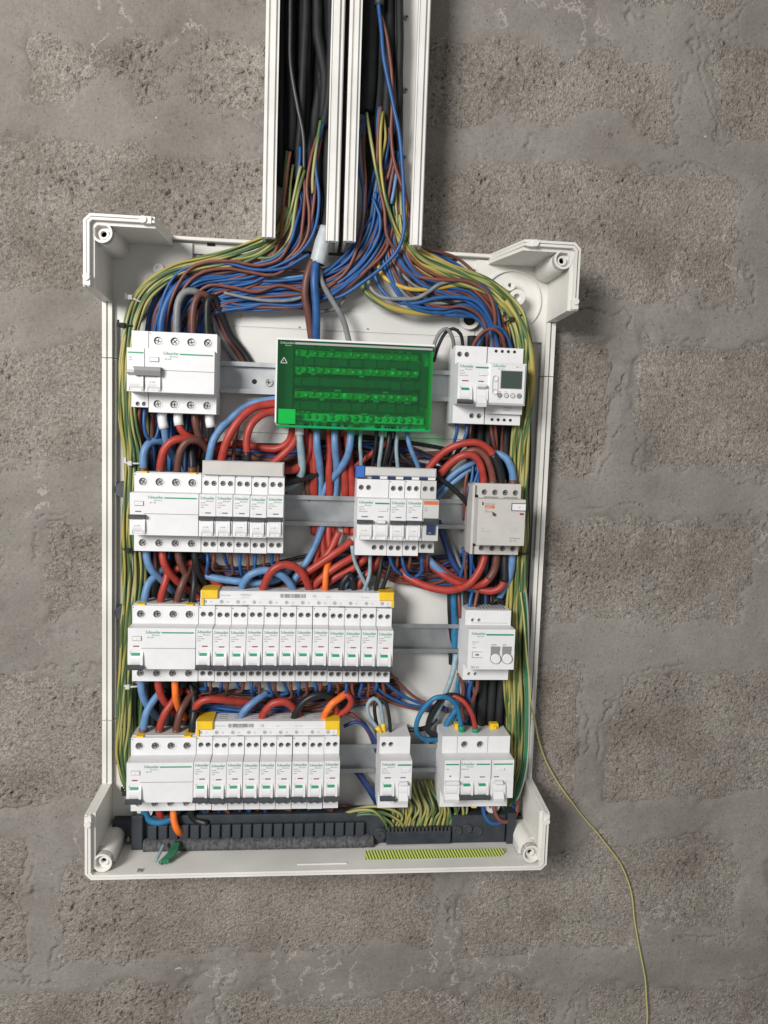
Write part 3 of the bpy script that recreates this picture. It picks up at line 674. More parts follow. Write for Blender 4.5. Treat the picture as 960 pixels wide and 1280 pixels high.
# row 1 right
rcbo('wide breaker with green strip and dark lower toggle beside the time switch', 388.9, ZC[0], True)
s = thing('time_switch', 'white digital time switch with dark display and four round buttons', 'time switch', 425.6, 0, ZC[0])
body('body', None, 41.6, [(10, 38.6, 1.6), (17, 38.6, 1.6), (24, 38.6, 1.6), (31, 38.6, 1.6)], [(9, -37.5, 1.6), (16, -37.5, 1.6), (23, -37.5, 1.6), (30, -37.5, 1.6)], 'white', s, prof=[(-43, 12), (-43, 50), (-31, 50), (-31, 56), (-21, 56), (-21, 60), (22, 60), (22, 50), (42.5, 50), (42.5, 12)])
part('faceplate', None, MB().box(-3.2, 39.4, 58, 75.5, -22, 23.5, 2.2), 'white', s)
for x in (10, 17, 24, 31):
    part('terminal_hole', 'tsh', lambda: MB().cyl(0, 0, 1.7, HS-3, HS-1.6, 12), 'hole', s, (x, 0, 38.6)); part('terminal_hole', 'tsh', None, 'hole', s, (x-1, 0, -37.5))
part('display_bezel', None, MB().box(10.2, 34.6, 75, 76, -4.4, 15.4, .4), 'mgrey', s); part('display', None, MB().box(11, 33.8, 75, 76.3, -3.6, 14.6), 'lcd', s)
part('hinge_clip', None, MB().ring(4.4, 6.5, 2.6, 3.3, 75.4, 76.6, 16).box(1.1, 1.8, 75.4, 76.4, -8, 6).box(7.0, 7.7, 75.4, 76.4, -8, 6).ring(4.4, -8, 2.6, 3.3, 75.4, 76.6, 16), 'lgrey', s)
for i, x in enumerate((10.2, 17.6, 24.8, 32)):
    bt = part('button', 'tsb', lambda: MB().cyl(0, 0, 2.4, 75, 76.6, 18, r1=2.0), 'mgrey', s, (x, 0, -11.6)) if i in (0, 3) else part('button', 'tsb', lambda: MB().cyl(0, 0, 2.4, 75, 76.6, 18, r1=2.0), 'lgrey', s, (x, 0, -11.6))
    part('button_ring', 'tsr', lambda: MB().ring(0, 0, 2.4, 2.9, 75, 75.9, 20), 'mgrey', s, (x, 0, -11.6))
    lettering(('Menu', 'OK', '+', '-')[i], 1.7, x-2, 75.6, -8.0, 'print', s)
logo(s, 1.5, 18.6, 14, 75.6); lettering("IHP 1c", 2.4, 27, 75.6, 18.6, 'print', s); small_print(s, ('230V~ 50Hz', '16A 250V~'), 20, -24.6, 1.9, 56.2, 'print', 2.6)
lettering('C A', 2.0, 8, 75.6, -16.4, 'print', s)

# green covered distribution block
d = thing('distribution_block', 'distribution block of terminal bars under a clear green cover', 'distribution block', 192.5, 0, -312.2)
part('base', None, MB().box(0, 172, 12, 30, 0, 92, .6).box(-.2, 1.6, 30, 60.4, 2, 92).box(0, 172, 30, 61, 90.5, 92.6).box(170.4, 172.2, 30, 36, 2, 92), 'white', d)
part('dark_tray', None, MB().box(20, 161, 30, 33, 19, 86).box(3, 19, 30, 33, 19, 86), 'slate', d)
for k, (z, n_, w_) in enumerate(((79, 15, 8.5), (61, 16, 8.5), (34, 16, 8.5), (9.5, 16, 9))):
    bar = part('terminal_bar', None, MB().box(20 if k < 3 else 24, 158 if k < 3 else 166, 33, 44-(k == 3)*2, z-w_/2, z+w_/2, .8), 'brass' if k < 3 else 'lgrey', d)
    for j in range(n_):
        x = (24 if k < 3 else 28)+j*(131.0/(n_-1))
        sc_ = part('terminal_screw', 'dscr', lambda: MB().cyl(0, 0, 3.3, 0, 1.6, 12, r1=2.9, cap1=False).cyl(0, 0, 2.9, 1.6, 2.6, 12, r1=1.6, cap1=False).cyl(0, 0, 1.6, 2.6, 2.9, 12, r1=.3), 'screwdull', bar, (x, 44-(k == 3)*2, z+rng.uniform(-.8, .8)))
        sc_.rotation_euler = (0.22*rng.randn(), rng.rand()*3, 0.22*rng.randn()); k_ = rng.uniform(.7, 1.15); sc_.scale = (k_, rng.uniform(.2, 1.0), k_)
        q_ = rng.uniform(2.4, 3.8); part('wire_clamp', ('clamp', int(q_*2)), lambda: MB().box(-int(q_*2)/2, int(q_*2)/2, 44, 46.5, -1.2, 1.2, .3), rng.choice(['steel', 'dgrey', 'slate', 'mgrey']), d, (x+rng.uniform(-1, 1), -(k == 3)*2, z+rng.choice([-1, 1])*rng.uniform(4.2, 5.6)))
for z in (70, 48, 22):
    part('insulating_divider', None, MB().box(20, 160, 33, 47, z-3.6, z+3.6), 'slate', d)
    x = 21.0
    while x < 154:
        w_ = rng.uniform(4, 16); part('bridge_piece', None, MB().box(x, x+w_, 47, 47+rng.uniform(.5, 4), z-3.4-rng.rand()*2, z+3.2+rng.rand()*2, .4), rng.choice(['slate', 'dgrey', 'slate']), d); x += w_+rng.uniform(2, 9)
part('insulating_divider', None, MB().box(4, 18, 33, 46, 18, 86), 'slate', d); part('insulating_divider', None, MB().box(160, 168, 33, 46, 26, 70), 'slate', d)
part('label_pad', None, MB().box(3.2, 22, 55.6, 57.2, 1, 17), 'white', d)
cov = part('cover', None, MB().box(1.8, 170.2, 57.8, 60, .4, 90.3, .8), 'greenclear', d)
part('cover_side', None, MB().box(168.6, 171.2, 34, 57.6, -.2, 90.3), 'greenedge', d); part('cover_side', None, MB().box(1.8, 3.0, 34, 57.6, .4, 90.3), 'greenedge', d); part('cover_lip', None, MB().box(1.8, 171.2, 44, 60.8, -3.0, -.4, .6), 'greenedge', d)
part('cover_rib', None, MB().box(22, 168, 60, 61.2, 17.0, 18.2).box(22, 23, 60, 61.2, 1, 18).box(150, 151, 60, 61.2, 18.2, 68), 'greenclear', d)
part('cover_latch', None, MB().cyl(86, -1, 8, 56, 61.4, 20), 'greenclear', d)
part('cover_edge', None, MB().box(20, 169.5, 60, 61.6, 86.2, 88.4), 'lprint', d)
lettering('Schneider', 3.6, 4.5, 60.3, 86.4, 'lgrey', d, width=15, name='logo'); lettering('Electric', 2.2, 10, 60.3, 84.2, 'lgrey', d, name='logo')
mb = MB()
for a0, a1 in (((5, 66), (8.5, 72)), ((8.5, 72), (12, 66)), ((5, 66), (12, 66))):
    dx, dz = a1[0]-a0[0], a1[1]-a0[1]; l_ = math.hypot(dx, dz); nx, nz = -dz/l_*.35, dx/l_*.35
    mb.prismh([(a0[0]+nx, a0[1]+nz), (a1[0]+nx, a1[1]+nz), (a1[0]-nx, a1[1]-nz), (a0[0]-nx, a0[1]-nz)], 60, 60.5)
part('warning_triangle', None, mb, 'lgrey', d); lettering('!', 3.6, 8.0, 60.3, 67, 'lgrey', d)

# row 3
big_rcd('white four-pole switch at the left of the third row, dark toggle down', 40.8, ZC[2], True, True)
breakers(12, 112.8, ZC[2], True, lambda i: ('%s from the four-pole switch of the twelve breakers in the third row' % NTH[i]), 'twelve breakers of the third row')
def busbar(label, x, zc, n, yl, yr):
    t = thing('busbar_comb', label, 'busbar', x, 0, zc); w = n*18
    part('comb_bar', None, MB().box(0, w, 20, 47, 43.2, 59, 1.0), 'white', t)
    part('comb_lip', None, MB().box(0, w, 47, 49, 43.2, 51, .5), 'white', t)
    mb = MB()
    for k in range(n):
        for j in range(3): mb.box(k*18+6, k*18+15, 24+j*6, 26.5+j*6, 59, 59.4)
    part('vent_slot', None, mb, 'lprint', t)
    for k in range(n):
        part('mark_ring', 'mring', lambda: MB().ring(0, 0, 1.5, 1.9, 49, 49.25, 16).box(-.2, .2, 49, 49.25, -1, 1).box(-1, 1, 49, 49.25, -.2, .2), 'print', t, (k*18+5.5, 0, 47.2))
        lettering('L%d' % (k % 3+1), 2.7, k*18+11.2, 49.15, 46.2, 'print', t)
        if k % 3 == 2: part('notch', 'notch', lambda: MB().box(0, 7, 48, 49.3, 43.0, 44.0), 'mgrey', t, (k*18+10, 0, 0))
    lettering('Schneider', 2.9, 22, 47.15, 53.2, 'lprint', t, name='logo'); lettering('A9XPH212', 2.6, 44, 47.15, 54.0, 'print', t); lettering('100A  IP20', 1.8, 46, 47.15, 51.6, 'lprint', t)
    if n > 9: lettering('CE', 4.0, 124, 47.15, 53.0, 'print', t); lettering('440V~', 2.0, 140, 47.15, 53, 'lprint', t); lettering('IEC 60947', 2.0, 180, 47.15, 53, 'lprint', t)
    else: lettering('CE', 4.0, 72, 47.15, 53.0, 'print', t); lettering('440V~', 2.0, 90, 47.15, 53, 'lprint', t); lettering('IEC 60947', 2.0, 112, 47.15, 53, 'lprint', t)
    bx = 88 if n > 9 else 36; mb = MB(); q = bx; r_ = random.Random(3)
    while q < bx+28:
        w_ = r_.choice((.4, .6, .9)); mb.box(q, q+w_, 47, 47.2, 52.2, 56.6); q += w_+r_.choice((.4, .5, .8))
    part('barcode', None, mb, 'print', t)
    part('end_cap', None, MB().box(-.8+yl, yl+17.5, 19, 50.5, 50.5, 60.5, .8).box(yl-1, yl+2, 19, 50.5, 43, 50.5), 'yellow', t)
    part('end_cap', None, MB().box(w-16+yr, w+.8+yr, 19, 50.5, 50.5, 60.5, .8).box(w-2.2+yr, w+.8+yr, 19, 50.5, 43, 50.5), 'yellow', t)
    return t
busbar('long white busbar comb with yellow ends over the twelve breakers', 114, ZC[2], 12, 2, 0)
# row 3 right: transformer style module
t = thing('test_module', 'white module with two round buttons alone at the right of the third row', 'test module', 413.5, 0, ZC[2])
body('body', None, 54, [(9, 30, 2.1), (16.5, 30, 2.1)], [(7.5, -33.5, 2.1), (15, -33.5, 2.1)], 'white', t, prof=dev_profile(top=41.5, bot=-40.5, n1=24.5, n0=-21.5), depth=6)
part('terminal_cover_line', None, MB().box(7, 50, HS, HS+.3, 26.6, 27.0), 'lprint', t)
mb = MB()
for k in range(9): mb.box(15+k*4, 17+k*4, 20, 44, 41.4, 41.9)
part('vent_slot', None, mb, 'mgrey', t)
logo(t, 3.6, 18.2, 16); part('green_bar', None, MB().box(20.5, 52, 73, 73.7, 17.6, 19.3), 'green', t)
small_print(t, ('Emetteur', 'rest'), 5, 9.4, 2.0); small_print(t, ('230V~',), 5, 2.8, 1.9)
part('wiring_diagram', None, MB().box(5, 17, 73.9, 74.25, -1.4, -1.0).box(5, 5.4, 73.9, 74.25, -8, -1.4).box(5, 17, 73.9, 74.25, -8, -7.6).box(9, 13, 73.9, 74.25, -5.5, -3.6), 'print', t)
lettering('TBS 90', 3.2, 4.0, HN+.1, -20.2, 'hole', t)
for k in range(2):
    x = 31.5+13.2*k
    part('dark_panel', 'tbsp', lambda: MB().box(-5.2, 5.2, 73, 74.3, -11.0, 5.0), 'mgrey', t, (x, 0, 0))
    part('round_button', 'tbsb', lambda: MB().cyl(0, 0, 5.6, 73.5, 77, 28, r1=5.2), 'white', t, (x+.5, 0, -8.6))
    part('button_ring', 'tbsr', lambda: MB().ring(0, 0, 5.6, 6.3, 73.5, 74.8, 28), 'mgrey', t, (x+.5, 0, -8.6))
    lettering(('ETEINT', 'REST')[k], 1.9, x-4.5, HN-.4, 6.2, 'hole', t)

# row 4
big_rcd('white four-pole switch at the left of the bottom row, above the dark terminal strip', 39.8, ZC[3], True, True)
breakers(9, 111.8, ZC[3], True, lambda i: ('%s from the four-pole switch of the nine breakers in the bottom row' % (NTH[i] if i < 8 else 'last')), 'nine breakers of the bottom row')
busbar('short white busbar comb with yellow ends over the nine breakers', 110.5, ZC[3], 9, 2, 0)
rcbo('lone wide breaker in the bottom row with grey and black wires looping into its top', 319.4, ZC[3], True, True)
t = thing('motor_breaker', 'widest breaker of the bottom row with a blue and a red wire entering green sleeves', 'circuit breaker', 392.6, 0, ZC[3])
ht = [(27, 32.5, 4.2), (45.5, 32.5, 4.2)]
body('body', None, 81.3, ht, [(60, -33, 3.2), (73, -33, 3.2)], 'white', t)
screws(t, ht, HS, 3.2); screws(t, [(60, -33, 3.2), (73, -33, 3.2)], HS)
mb = MB()
for x in (18.2, 54.3): mb.box(x-.2, x+.2, HS, HS+.25, 22.5, 42.5).box(x-.2, x+.2, 73.2, 74.3, -22.4, 22.4)
part('joint_line', None, mb, 'mgrey', t)
part('green_bar', None, MB().box(1.5, 17, 73, 73.7, 17, 18.4).box(37, 53, 73, 73.7, 17, 18.4).box(57, 79.5, 73, 73.7, 17, 18.4), 'green', t)
logo(t, 19.5, 16.6, 15.5); small_print(t, ('iDPN Vigi',), 20, 11.4, 2.0); small_print(t, ('iMX',), 2.5, 11.4, 1.9); small_print(t, ('test',), 68, 11, 1.9)
part('test_button', None, MB().box(62, 70, 73, 74.4, 10.2, 13.4, .4), 'white', t); part('small_mark', None, MB().box(6.4, 8.0, 73, 73.8, 3, 4.6), 'print', t)
for x in (26.5, 44.5, 61): part('position_window', 'mwin', lambda: MB().box(-3, 3, 73, 73.75, 2.2, 3.2), 'print', t, (x, 0, 0))
toggle(t, 8.8, False, 13, 16, handle='white', label=False); part('reset_lever', None, MB().prism([(-25, 74.2), (-25, 80), (-20, 82), (-15, 78)], .5, 17), 'white', t)
for x in (26.5, 44.5): toggle(t, x, True, 9.5, 17.8)
toggle(t, 63, False, 12, 9, handle='white', label=False); part('reset_lever', None, MB().prism([(-25, 74.2), (-25, 80), (-20, 82), (-13, 78)], 57, 69), 'white', t)
for x in (24, 67): part('terminal_clip', 'mclip', lambda: MB().box(-5, 5, 22, 30, 42, 49).box(-2, 2, 30, 33, 43, 47), 'yellow', t, (x, 0, 0))
part('terminal_clip', None, MB().box(39, 45, 40, 50, -46, -42.5), 'yellow', t)
for k in range(2): lettering('%d' % (k+1), 1.6, 5+7*k, HS+.05, 36, 'lprint', t)

# ------------------------------------------------------------------ terminal strip at the bottom
def zq(py, h, px=300): return at(px, py, h)[2]
def xq(px, h, py=1045): return at(px, py, h)[0]
zt, zb_ = zq(1020, 36), zq(1064, 46)
ts = thing('terminal_strip_holder', 'long dusty dark terminal strip holder across the bottom of the enclosure', 'terminal strip', xq(170, 40), 0, zb_)
X0 = xq(170, 40); wS = xq(478, 40)-X0; hS = zt-zb_
part('strip_body', None, MB().box(6, wS, 14, 34, 0, hS, 1.5), 'slate', ts)
n = 21
for k in range(n):
    x = 13+k*(wS-33)/n
    part('rib', 'strip_rib', lambda: MB().box(0, 10.2, 34, 40, 11, hS-9, 1.0), 'slate', ts, (x, 0, 0))
def ledge():
    mb = MB(); nx = 220; rows = []
    r_ = np.random.RandomState(5)
    for i in range(nx+1):
        x = 9+(wS-20)*i/nx; a = r_.uniform(-.7, .7, 5); b = .7*math.sin(i*.33)
        rows.append([(x, 34, 12+a[0]*.6+b*.5), (x, 44+a[1], 12.5+a[1]+b), (x, 48+a[2]*.8, 8+a[2]), (x, 47+a[3]*.8, 2+a[3]), (x, 36, -1+a[4])])
    vs = [p for r in rows for p in r]; k = 5
    mb.add(vs, [(i*k+j, (i+1)*k+j, (i+1)*k+j+1, i*k+j+1) for i in range(nx) for j in range(k-1)], True)
    mb.add(rows[0], [(0, 1, 2, 3, 4)]); mb.add(rows[-1], [(4, 3, 2, 1, 0)]); return mb
part('dusty_ledge', None, ledge, 'dust', ts)
part('end_block', None, MB().box(-5, 8, 12, 42, 1, hS+4, 1.2).box(-30, -5.2, 10, 27, 4, hS-10, 1), 'slate', ts)
s_ = part('fixing_screw', None, MB().cyl(-11, 7, 3.2, 27, 30, 16, r1=2.4), 'steel', ts)
e = thing('earth_terminal_bar', 'dark earth terminal bar with a row of green-yellow wires going in', 'terminal bar', xq(462, 40), 0, zb_)
X1 = xq(462, 40); wE = xq(634, 40)-X1
part('mounting_ear', None, MB().box(0, 19, 30, 39, 2, hS+3, 2).cyl(13, 15, 8.2, 39, 43, 24, r1=7.4), 'slate', e)
part('ear_screw', None, MB().ring(13, 15, 2.6, 5, 43, 45, 18).cyl(13, 15, 2.6, 43, 43.6, 14), 'dgrey', e)
part('bar_body', None, MB().box(19, 98, 14, 38, 2, 24, 1.2), 'slate', e)
part('bar_front', None, MB().box(20, 97, 38, 44, 3, 18.5, 1.0), 'slate', e)
for k in range(17): part('clamp_tooth', 'ctooth', lambda: MB().box(0, 2.2, 30, 43, 18.4, 23.6), 'dgrey', e, (21+k*4.55, 0, 0))
part('screw_block', None, MB().box(98.2, wE-2, 14, 40, 1, hS-2, 1.5), 'slate', e)
for x, z in ((105, 18), (117, 20), (130, 17)):
    sc_ = part('block_screw', 'eblk', lambda: MB().ring(0, 0, 3.6, 5.4, 40, 42.5, 20).cyl(0, 0, 3.6, 38, 41, 16), 'dgrey', e, (x, 0, z))
part('end_block', None, MB().box(wE-1.5, wE+8, 12, 44, 1, hS+2, 1.2).box(wE+8, wE+32, 10, 24, 6, hS-13, 2), 'slate', e)
part('fixing_screw', None, MB().cyl(wE+12, 4, 2.8, 24, 27, 16, r1=2.2), 'steel', e)
bl, br, tl, tr = at(457, 1074.5, 72), at(626, 1072, 72), at(457, 1063, 60), at(629, 1060.5, 60); tr2 = at(632, 1064, 63)
def slab():
    o_ = np.array(bl); vs = [np.array(p)-o_ for p in (bl, br, tr2, tr, tl)]; vs += [v+np.array((0, -1.5, -1.0)) for v in vs]
    return MB().add(vs, [(0, 1, 2, 3, 4), (9, 8, 7, 6, 5)]+[(i, 5+i, 5+(i+1) % 5, (i+1) % 5) for i in range(5)])
st = part('hatched_label', None, slab, 'hatch', None, bl)
st['label'] = 'yellow and green hatched label strip in front of the earth bar'; st['category'] = 'label strip'

# ------------------------------------------------------------------ wires
def spline(P, step=3.5):
    P = np.array(P, float)
    if len(P) == 2: P = np.array([P[0], (P[0]*2+P[1])/3, (P[0]+2*P[1])/3, P[1]])
    Q = np.vstack([2*P[0]-P[1], P, 2*P[-1]-P[-2]]); out = []
    for i in range(1, len(Q)-2):
        p0, p1, p2, p3 = Q[i-1:i+3]
        t = [0, 0, 0, 0]
        for j, (a, b) in enumerate(((p0, p1), (p1, p2), (p2, p3))): t[j+1] = t[j]+max(1e-3, np.linalg.norm(b-a))**0.5
        n = max(2, int(np.linalg.norm(p2-p1)/step))
        for k in range(n):
            u = t[1]+(t[2]-t[1])*k/n
            A1 = (t[1]-u)/(t[1]-t[0])*p0+(u-t[0])/(t[1]-t[0])*p1; A2 = (t[2]-u)/(t[2]-t[1])*p1+(u-t[1])/(t[2]-t[1])*p2
            A3 = (t[3]-u)/(t[3]-t[2])*p2+(u-t[2])/(t[3]-t[2])*p3
            B1 = (t[2]-u)/(t[2]-t[0])*A1+(u-t[0])/(t[2]-t[0])*A2; B2 = (t[3]-u)/(t[3]-t[1])*A2+(u-t[1])/(t[3]-t[1])*A3
            out.append((t[2]-u)/(t[2]-t[1])*B1+(u-t[1])/(t[2]-t[1])*B2)
    out.append(P[-1]); return np.array(out)
def tube(name, pts, r, mat, parent=None, sides=8, phase=0.0, org=None):
    """a round tube along points (mm), with a UV map: u round the wire, v along it in mm"""
    pts = np.asarray(pts, float); n = len(pts)
    r = np.full(n, r) if np.isscalar(r) else np.asarray(r)
    T = np.gradient(pts, axis=0); T /= np.maximum(1e-9, np.linalg.norm(T, axis=1))[:, None]
    N = np.zeros_like(T); a = np.array([0, 1, 0.]) if abs(T[0][1]) < 0.9 else np.array([1, 0, 0.])
    v = a-T[0]*(a@T[0]); N[0] = v/np.linalg.norm(v)
    for i in range(1, n):
        v = N[i-1]-T[i]*(N[i-1]@T[i]); N[i] = v/max(1e-9, np.linalg.norm(v))
    Bn = np.cross(T, N); ang = 2*np.pi*np.arange(sides)/sides
    ring = pts[:, None, :] + r[:, None, None]*(np.cos(ang)[None, :, None]*N[:, None, :] + np.sin(ang)[None, :, None]*Bn[:, None, :])
    V = ring.reshape(-1, 3); org = pts[0] if org is None else np.asarray(org, float)
    V = V-org
    co = np.stack([V[:, 0]*MM, -V[:, 1]*MM, V[:, 2]*MM], 1)
    i = np.arange(n-1)[:, None]*sides; j = np.arange(sides)[None, :]; jn = (j+1) % sides
    q = np.stack([i+j, i+jn, i+sides+jn, i+sides+j], -1).reshape(-1, 4)
    me = bpy.data.meshes.new(name); nq = len(q)
    me.vertices.add(len(co)); me.vertices.foreach_set('co', co.ravel())
    caps = [np.arange(sides)[::-1], (n-1)*sides+np.arange(sides)]
    lv = np.concatenate([q.ravel()]+caps)
    me.loops.add(len(lv)); me.loops.foreach_set('vertex_index', lv.astype(np.int32))
    me.polygons.add(nq+2)
    me.polygons.foreach_set('loop_start', np.concatenate([np.arange(0, nq*4, 4), [nq*4, nq*4+sides]]).astype(np.int32))
    me.polygons.foreach_set('loop_total', np.concatenate([np.full(nq, 4), [sides, sides]]).astype(np.int32))
    me.polygons.foreach_set('use_smooth', np.concatenate([np.ones(nq, bool), [False, False]]))
    L_ = np.concatenate([[0], np.cumsum(np.linalg.norm(np.diff(pts, axis=0), axis=1))])
    uv = me.uv_layers.new(name='UVMap')
    jj = np.broadcast_to(np.arange(sides)[None, :], (n-1, sides)); ll = np.broadcast_to(L_[:-1, None], (n-1, sides)); l2 = np.broadcast_to(L_[1:, None], (n-1, sides))
    U = np.stack([jj, jj+1, jj+1, jj], -1)/sides+phase; Vv = np.stack([ll, ll, l2, l2], -1)
    uvs = np.concatenate([np.stack([U, Vv], -1).reshape(-1, 2), np.zeros((2*sides, 2))])
    uv.data.foreach_set('uv', uvs.astype(np.float32).ravel())
    me.update(calc_edges=True); me.validate(); me.materials.append(MAT[mat])
    o = bpy.data.objects.new(name, me); COL.objects.link(o)
    if parent is not None: o.parent = parent; o.location = (0, 0, 0)
    else: o.location = W(*org)
    o['_org'] = list(map(float, org))
    return o
NW = 0
WNAME = dict(earth='earth_wire', earthg='earth_wire', earthy='earth_wire', earthw='earth_cable', dbrown='brown_wire', sky='light_blue_wire', pale='grey_wire', navy='dark_blue_wire', teal='blue_wire')
def wire(col, r, label, pts, group=None, cat='wire', name=None, sides=None, mat=None, end=None, end2=None, raw=False, step=3.5):
    """pts: (photo x, photo y, height above the wall in mm); end = (colour, length, radius) of a sleeve on the last mm"""
    p = spline(pts if raw else [at(*q) for q in pts], step)
    if len(p) > 12:        # hand-bent wire is never a perfect curve
        n_ = len(p); kn = max(3, n_//7); ks = np.linspace(0, n_-1, kn); am = 0.42 if r > 3 else 0.62
        wgl = np.stack([np.interp(np.arange(n_), ks, rng.normal(0, am, kn)) for _ in range(3)], 1); wgl[:, 1] *= .6
        ker = np.array([1, 2, 3, 2, 1])/9.0; wgl = np.stack([np.convolve(np.pad(wgl[:, k], 2, 'edge'), ker, 'valid') for k in range(3)], 1)
        fade = np.minimum(1, np.minimum(np.arange(n_), np.arange(n_)[::-1])/5.0)[:, None]; p = p+wgl*fade
    o = tube(name or WNAME.get(col, col+'_wire'), p, r, mat or 'w_'+col, sides=sides or (10 if r > 3 else 7), phase=random.random())
    o['label'] = label; o['category'] = cat
    if group: o['group'] = group
    for e_, rev in ((end, False), (end2, True)):
        if e_:
            pp = p[::-1] if not rev else p
            l_ = np.concatenate([[0], np.cumsum(np.linalg.norm(np.diff(pp, axis=0), axis=1))]); k = max(2, int(np.searchsorted(l_, e_[1])))
            tube(e_[3] if len(e_) > 3 else 'ferrule', pp[:k+1], e_[2], e_[0], parent=o, sides=10, org=o['_org'])
    return o
def bundle(pts, wpx, dep, cols, r, labels, group, names=None, seed=1, s_range=(-1, 1), jit=0.16, ends=None):
    """strands following one centre line given in photo px; each keeps its place across the bundle with a little wander"""
    rg = np.random.RandomState(seed); n = len(cols); C_ = np.array([at(*p) for p in pts]); K = len(pts)
    tx = np.gradient(C_[:, [0, 2]], axis=0); tx /= np.linalg.norm(tx, axis=1)[:, None]
    nrm = np.stack([-tx[:, 1], tx[:, 0]], 1)
    for i, c in enumerate(cols):
        s0 = s_range[0]+(s_range[1]-s_range[0])*(i+.5)/n + rg.uniform(-.12, .12); t0 = rg.uniform(-1, 1)
        wob_ = rg.normal(0, jit, K); wob_[1:-1] = (wob_[:-2]+wob_[1:-1]*2+wob_[2:])/3; wt = rg.normal(0, .3, K)
        P_ = []
        a, b = 0, K
        if ends: a = ends(i, rg)[0]; b = K-ends(i, rg)[1]
        for k in range(a, b):
            ss = s0+wob_[k]; x, h, z = C_[k]; w_ = wpx[k]*0.88
            P_.append((x+nrm[k, 0]*w_*ss, max(6.0+r, h+dep*(t0*.75+wt[k]*.5)), z+nrm[k, 1]*w_*ss))
        lab = labels[c] if isinstance(labels, dict) else labels
        wire(c, r*rg.uniform(.92, 1.08), lab, P_, group=group+' ('+c.replace('earthg', 'earth').replace('earthy', 'earth')+')', raw=True)
def mixcols(n, weights, seed):
    rg = random.Random(seed); ks = list(weights); out = []
    pool = []
    for k in ks: pool += [k]*weights[k]
    while len(out) < n: out += pool
    out = out[:n]; rg.shuffle(out); return out
def lab(d, where):
    return {k: '%s %s' % (v, where) for k, v in d.items()}
THIN = dict(blue='thin blue wire', brown='thin brown wire', grey='thin grey wire', black='thin black wire', navy='thin dark blue wire', sky='thin light blue wire',
            earth='green and yellow earth wire', earthg='green and yellow earth wire', earthy='green and yellow earth wire', yellow='thin yellow wire', dbrown='thin dark brown wire', teal='thin blue wire')
# black sheathed cables hidden deep at both sides and behind the devices
for i, px in enumerate((176, 186, 197, 208, 220, 231, 243)):
    wire('black', 5.2, 'black sheathed cable running down deep behind the four-pole switches', [(px+random.uniform(-2, 2), 430, 14), (px+random.uniform(-3, 3), 560, 15), (px+random.uniform(-3, 3), 710, 15), (px+random.uniform(-3, 3), 880, 15), (px+random.uniform(-2, 2), 1000, 13)], 'black cables behind the left column', 'cable', 'black_cable', mat='sheath')
for i, px in enumerate((584, 595, 606, 617, 628, 639, 648, 656)):
    d_ = 0 if i > 1 else 4
    wire('black', 5.4, 'black sheathed cable running down deep behind the right-hand devices', [(px+6, 420, 14), (px+5, 545, 15), (px+2+d_, 720, 15), (px-2+d_*2, 870, 16), (px-6+d_*3, 930, 15), (px-8+d_*3, 1005, 13)] if i < 6 else [(px+4, 450, 10), (px+1, 600, 10), (px-2, 760, 10), (px-8, 900, 11), (px-14, 1000, 11)], 'black cables behind the right column', 'cable', 'black_cable', mat='sheath')
# trunking: sheathed cables
for i, (pa, r_) in enumerate([
    ([(353, -60, 26), (352, 60, 26), (350, 150, 26), (352, 232, 26)], 5.0), ([(364, -60, 30), (363, 70, 30), (366, 150, 30), (364, 190, 28)], 5.5),
    ([(378, -60, 24), (376, 80, 24), (374, 160, 24), (378, 240, 22)], 5.5), ([(385, -60, 38), (380, 60, 38), (378, 110, 36), (374, 180, 30), (372, 225, 28)], 4.5),
    ([(394, -60, 32), (398, 40, 34), (406, 100, 34), (404, 150, 34)], 5.6), ([(404, -60, 26), (405, 60, 24), (392, 170, 22), (386, 240, 22)], 6.0),
    ([(357, -60, 18), (357, 100, 18), (357, 230, 18)], 6.5), ([(370, -60, 17), (370, 100, 17), (368, 270, 17)], 6.5), ([(384, -60, 16), (384, 100, 16), (382, 280, 16)], 6.5), ([(396, -60, 17), (397, 100, 17), (396, 290, 17)], 6.5), ([(408, -60, 18), (410, 100, 18), (410, 290, 18)], 6.5), ([(411, -60, 40), (414, 60, 40), (411, 120, 38), (404, 160, 36)], 5.0)]):
    wire('black', r_, 'black sheathed cable among the others in the left trunking', pa, 'black cables in the left trunking', 'cable', 'black_cable', mat='sheath')
wire('grey', 1.9, 'thin grey-jacketed cable snaking over the black ones in the left trunking', [(364, -40, 44), (362, 40, 44), (364, 90, 44), (372, 135, 43), (379, 170, 42), (380, 212, 40)], None, 'cable', 'grey_cable', mat='dgrey')
o = wire('black', 7.6, 'thick black supply cable with pale tape at its end, left trunking', [(404, 100, 28), (409, 160, 30), (410, 220, 32), (408, 280, 34), (401, 312, 36), (397, 330, 36)], None, 'cable', 'black_cable', mat='sheath', end=('tape', 40, 9.2, 'tape_sleeve'))
for i, (pa, r_) in enumerate([
    ([(463, -60, 30), (463, 50, 30), (460, 110, 30), (457, 140, 30)], 9.0), ([(476, -60, 24), (475, 60, 24), (474, 130, 24), (474, 210, 22)], 6.5),
    ([(487, -60, 26), (487, 60, 26), (484, 130, 26), (480, 240, 22)], 5.5), ([(496, -60, 22), (497, 80, 22), (497, 170, 22), (495, 250, 20)], 5.8),
    ([(500, -60, 30), (500, 60, 30), (499, 150, 28), (498, 200, 26)], 4.2), ([(465, 60, 18), (464, 150, 18), (464, 260, 18)], 6.5), ([(476, 60, 16), (475, 150, 16), (474, 285, 16)], 6.5), ([(488, 130, 16), (486, 200, 16), (484, 270, 16)], 6.5)]):
    wire('black', r_, 'black sheathed cable among the others in the right trunking', pa, 'black cables in the right trunking', 'cable', 'black_cable', mat='sheath')
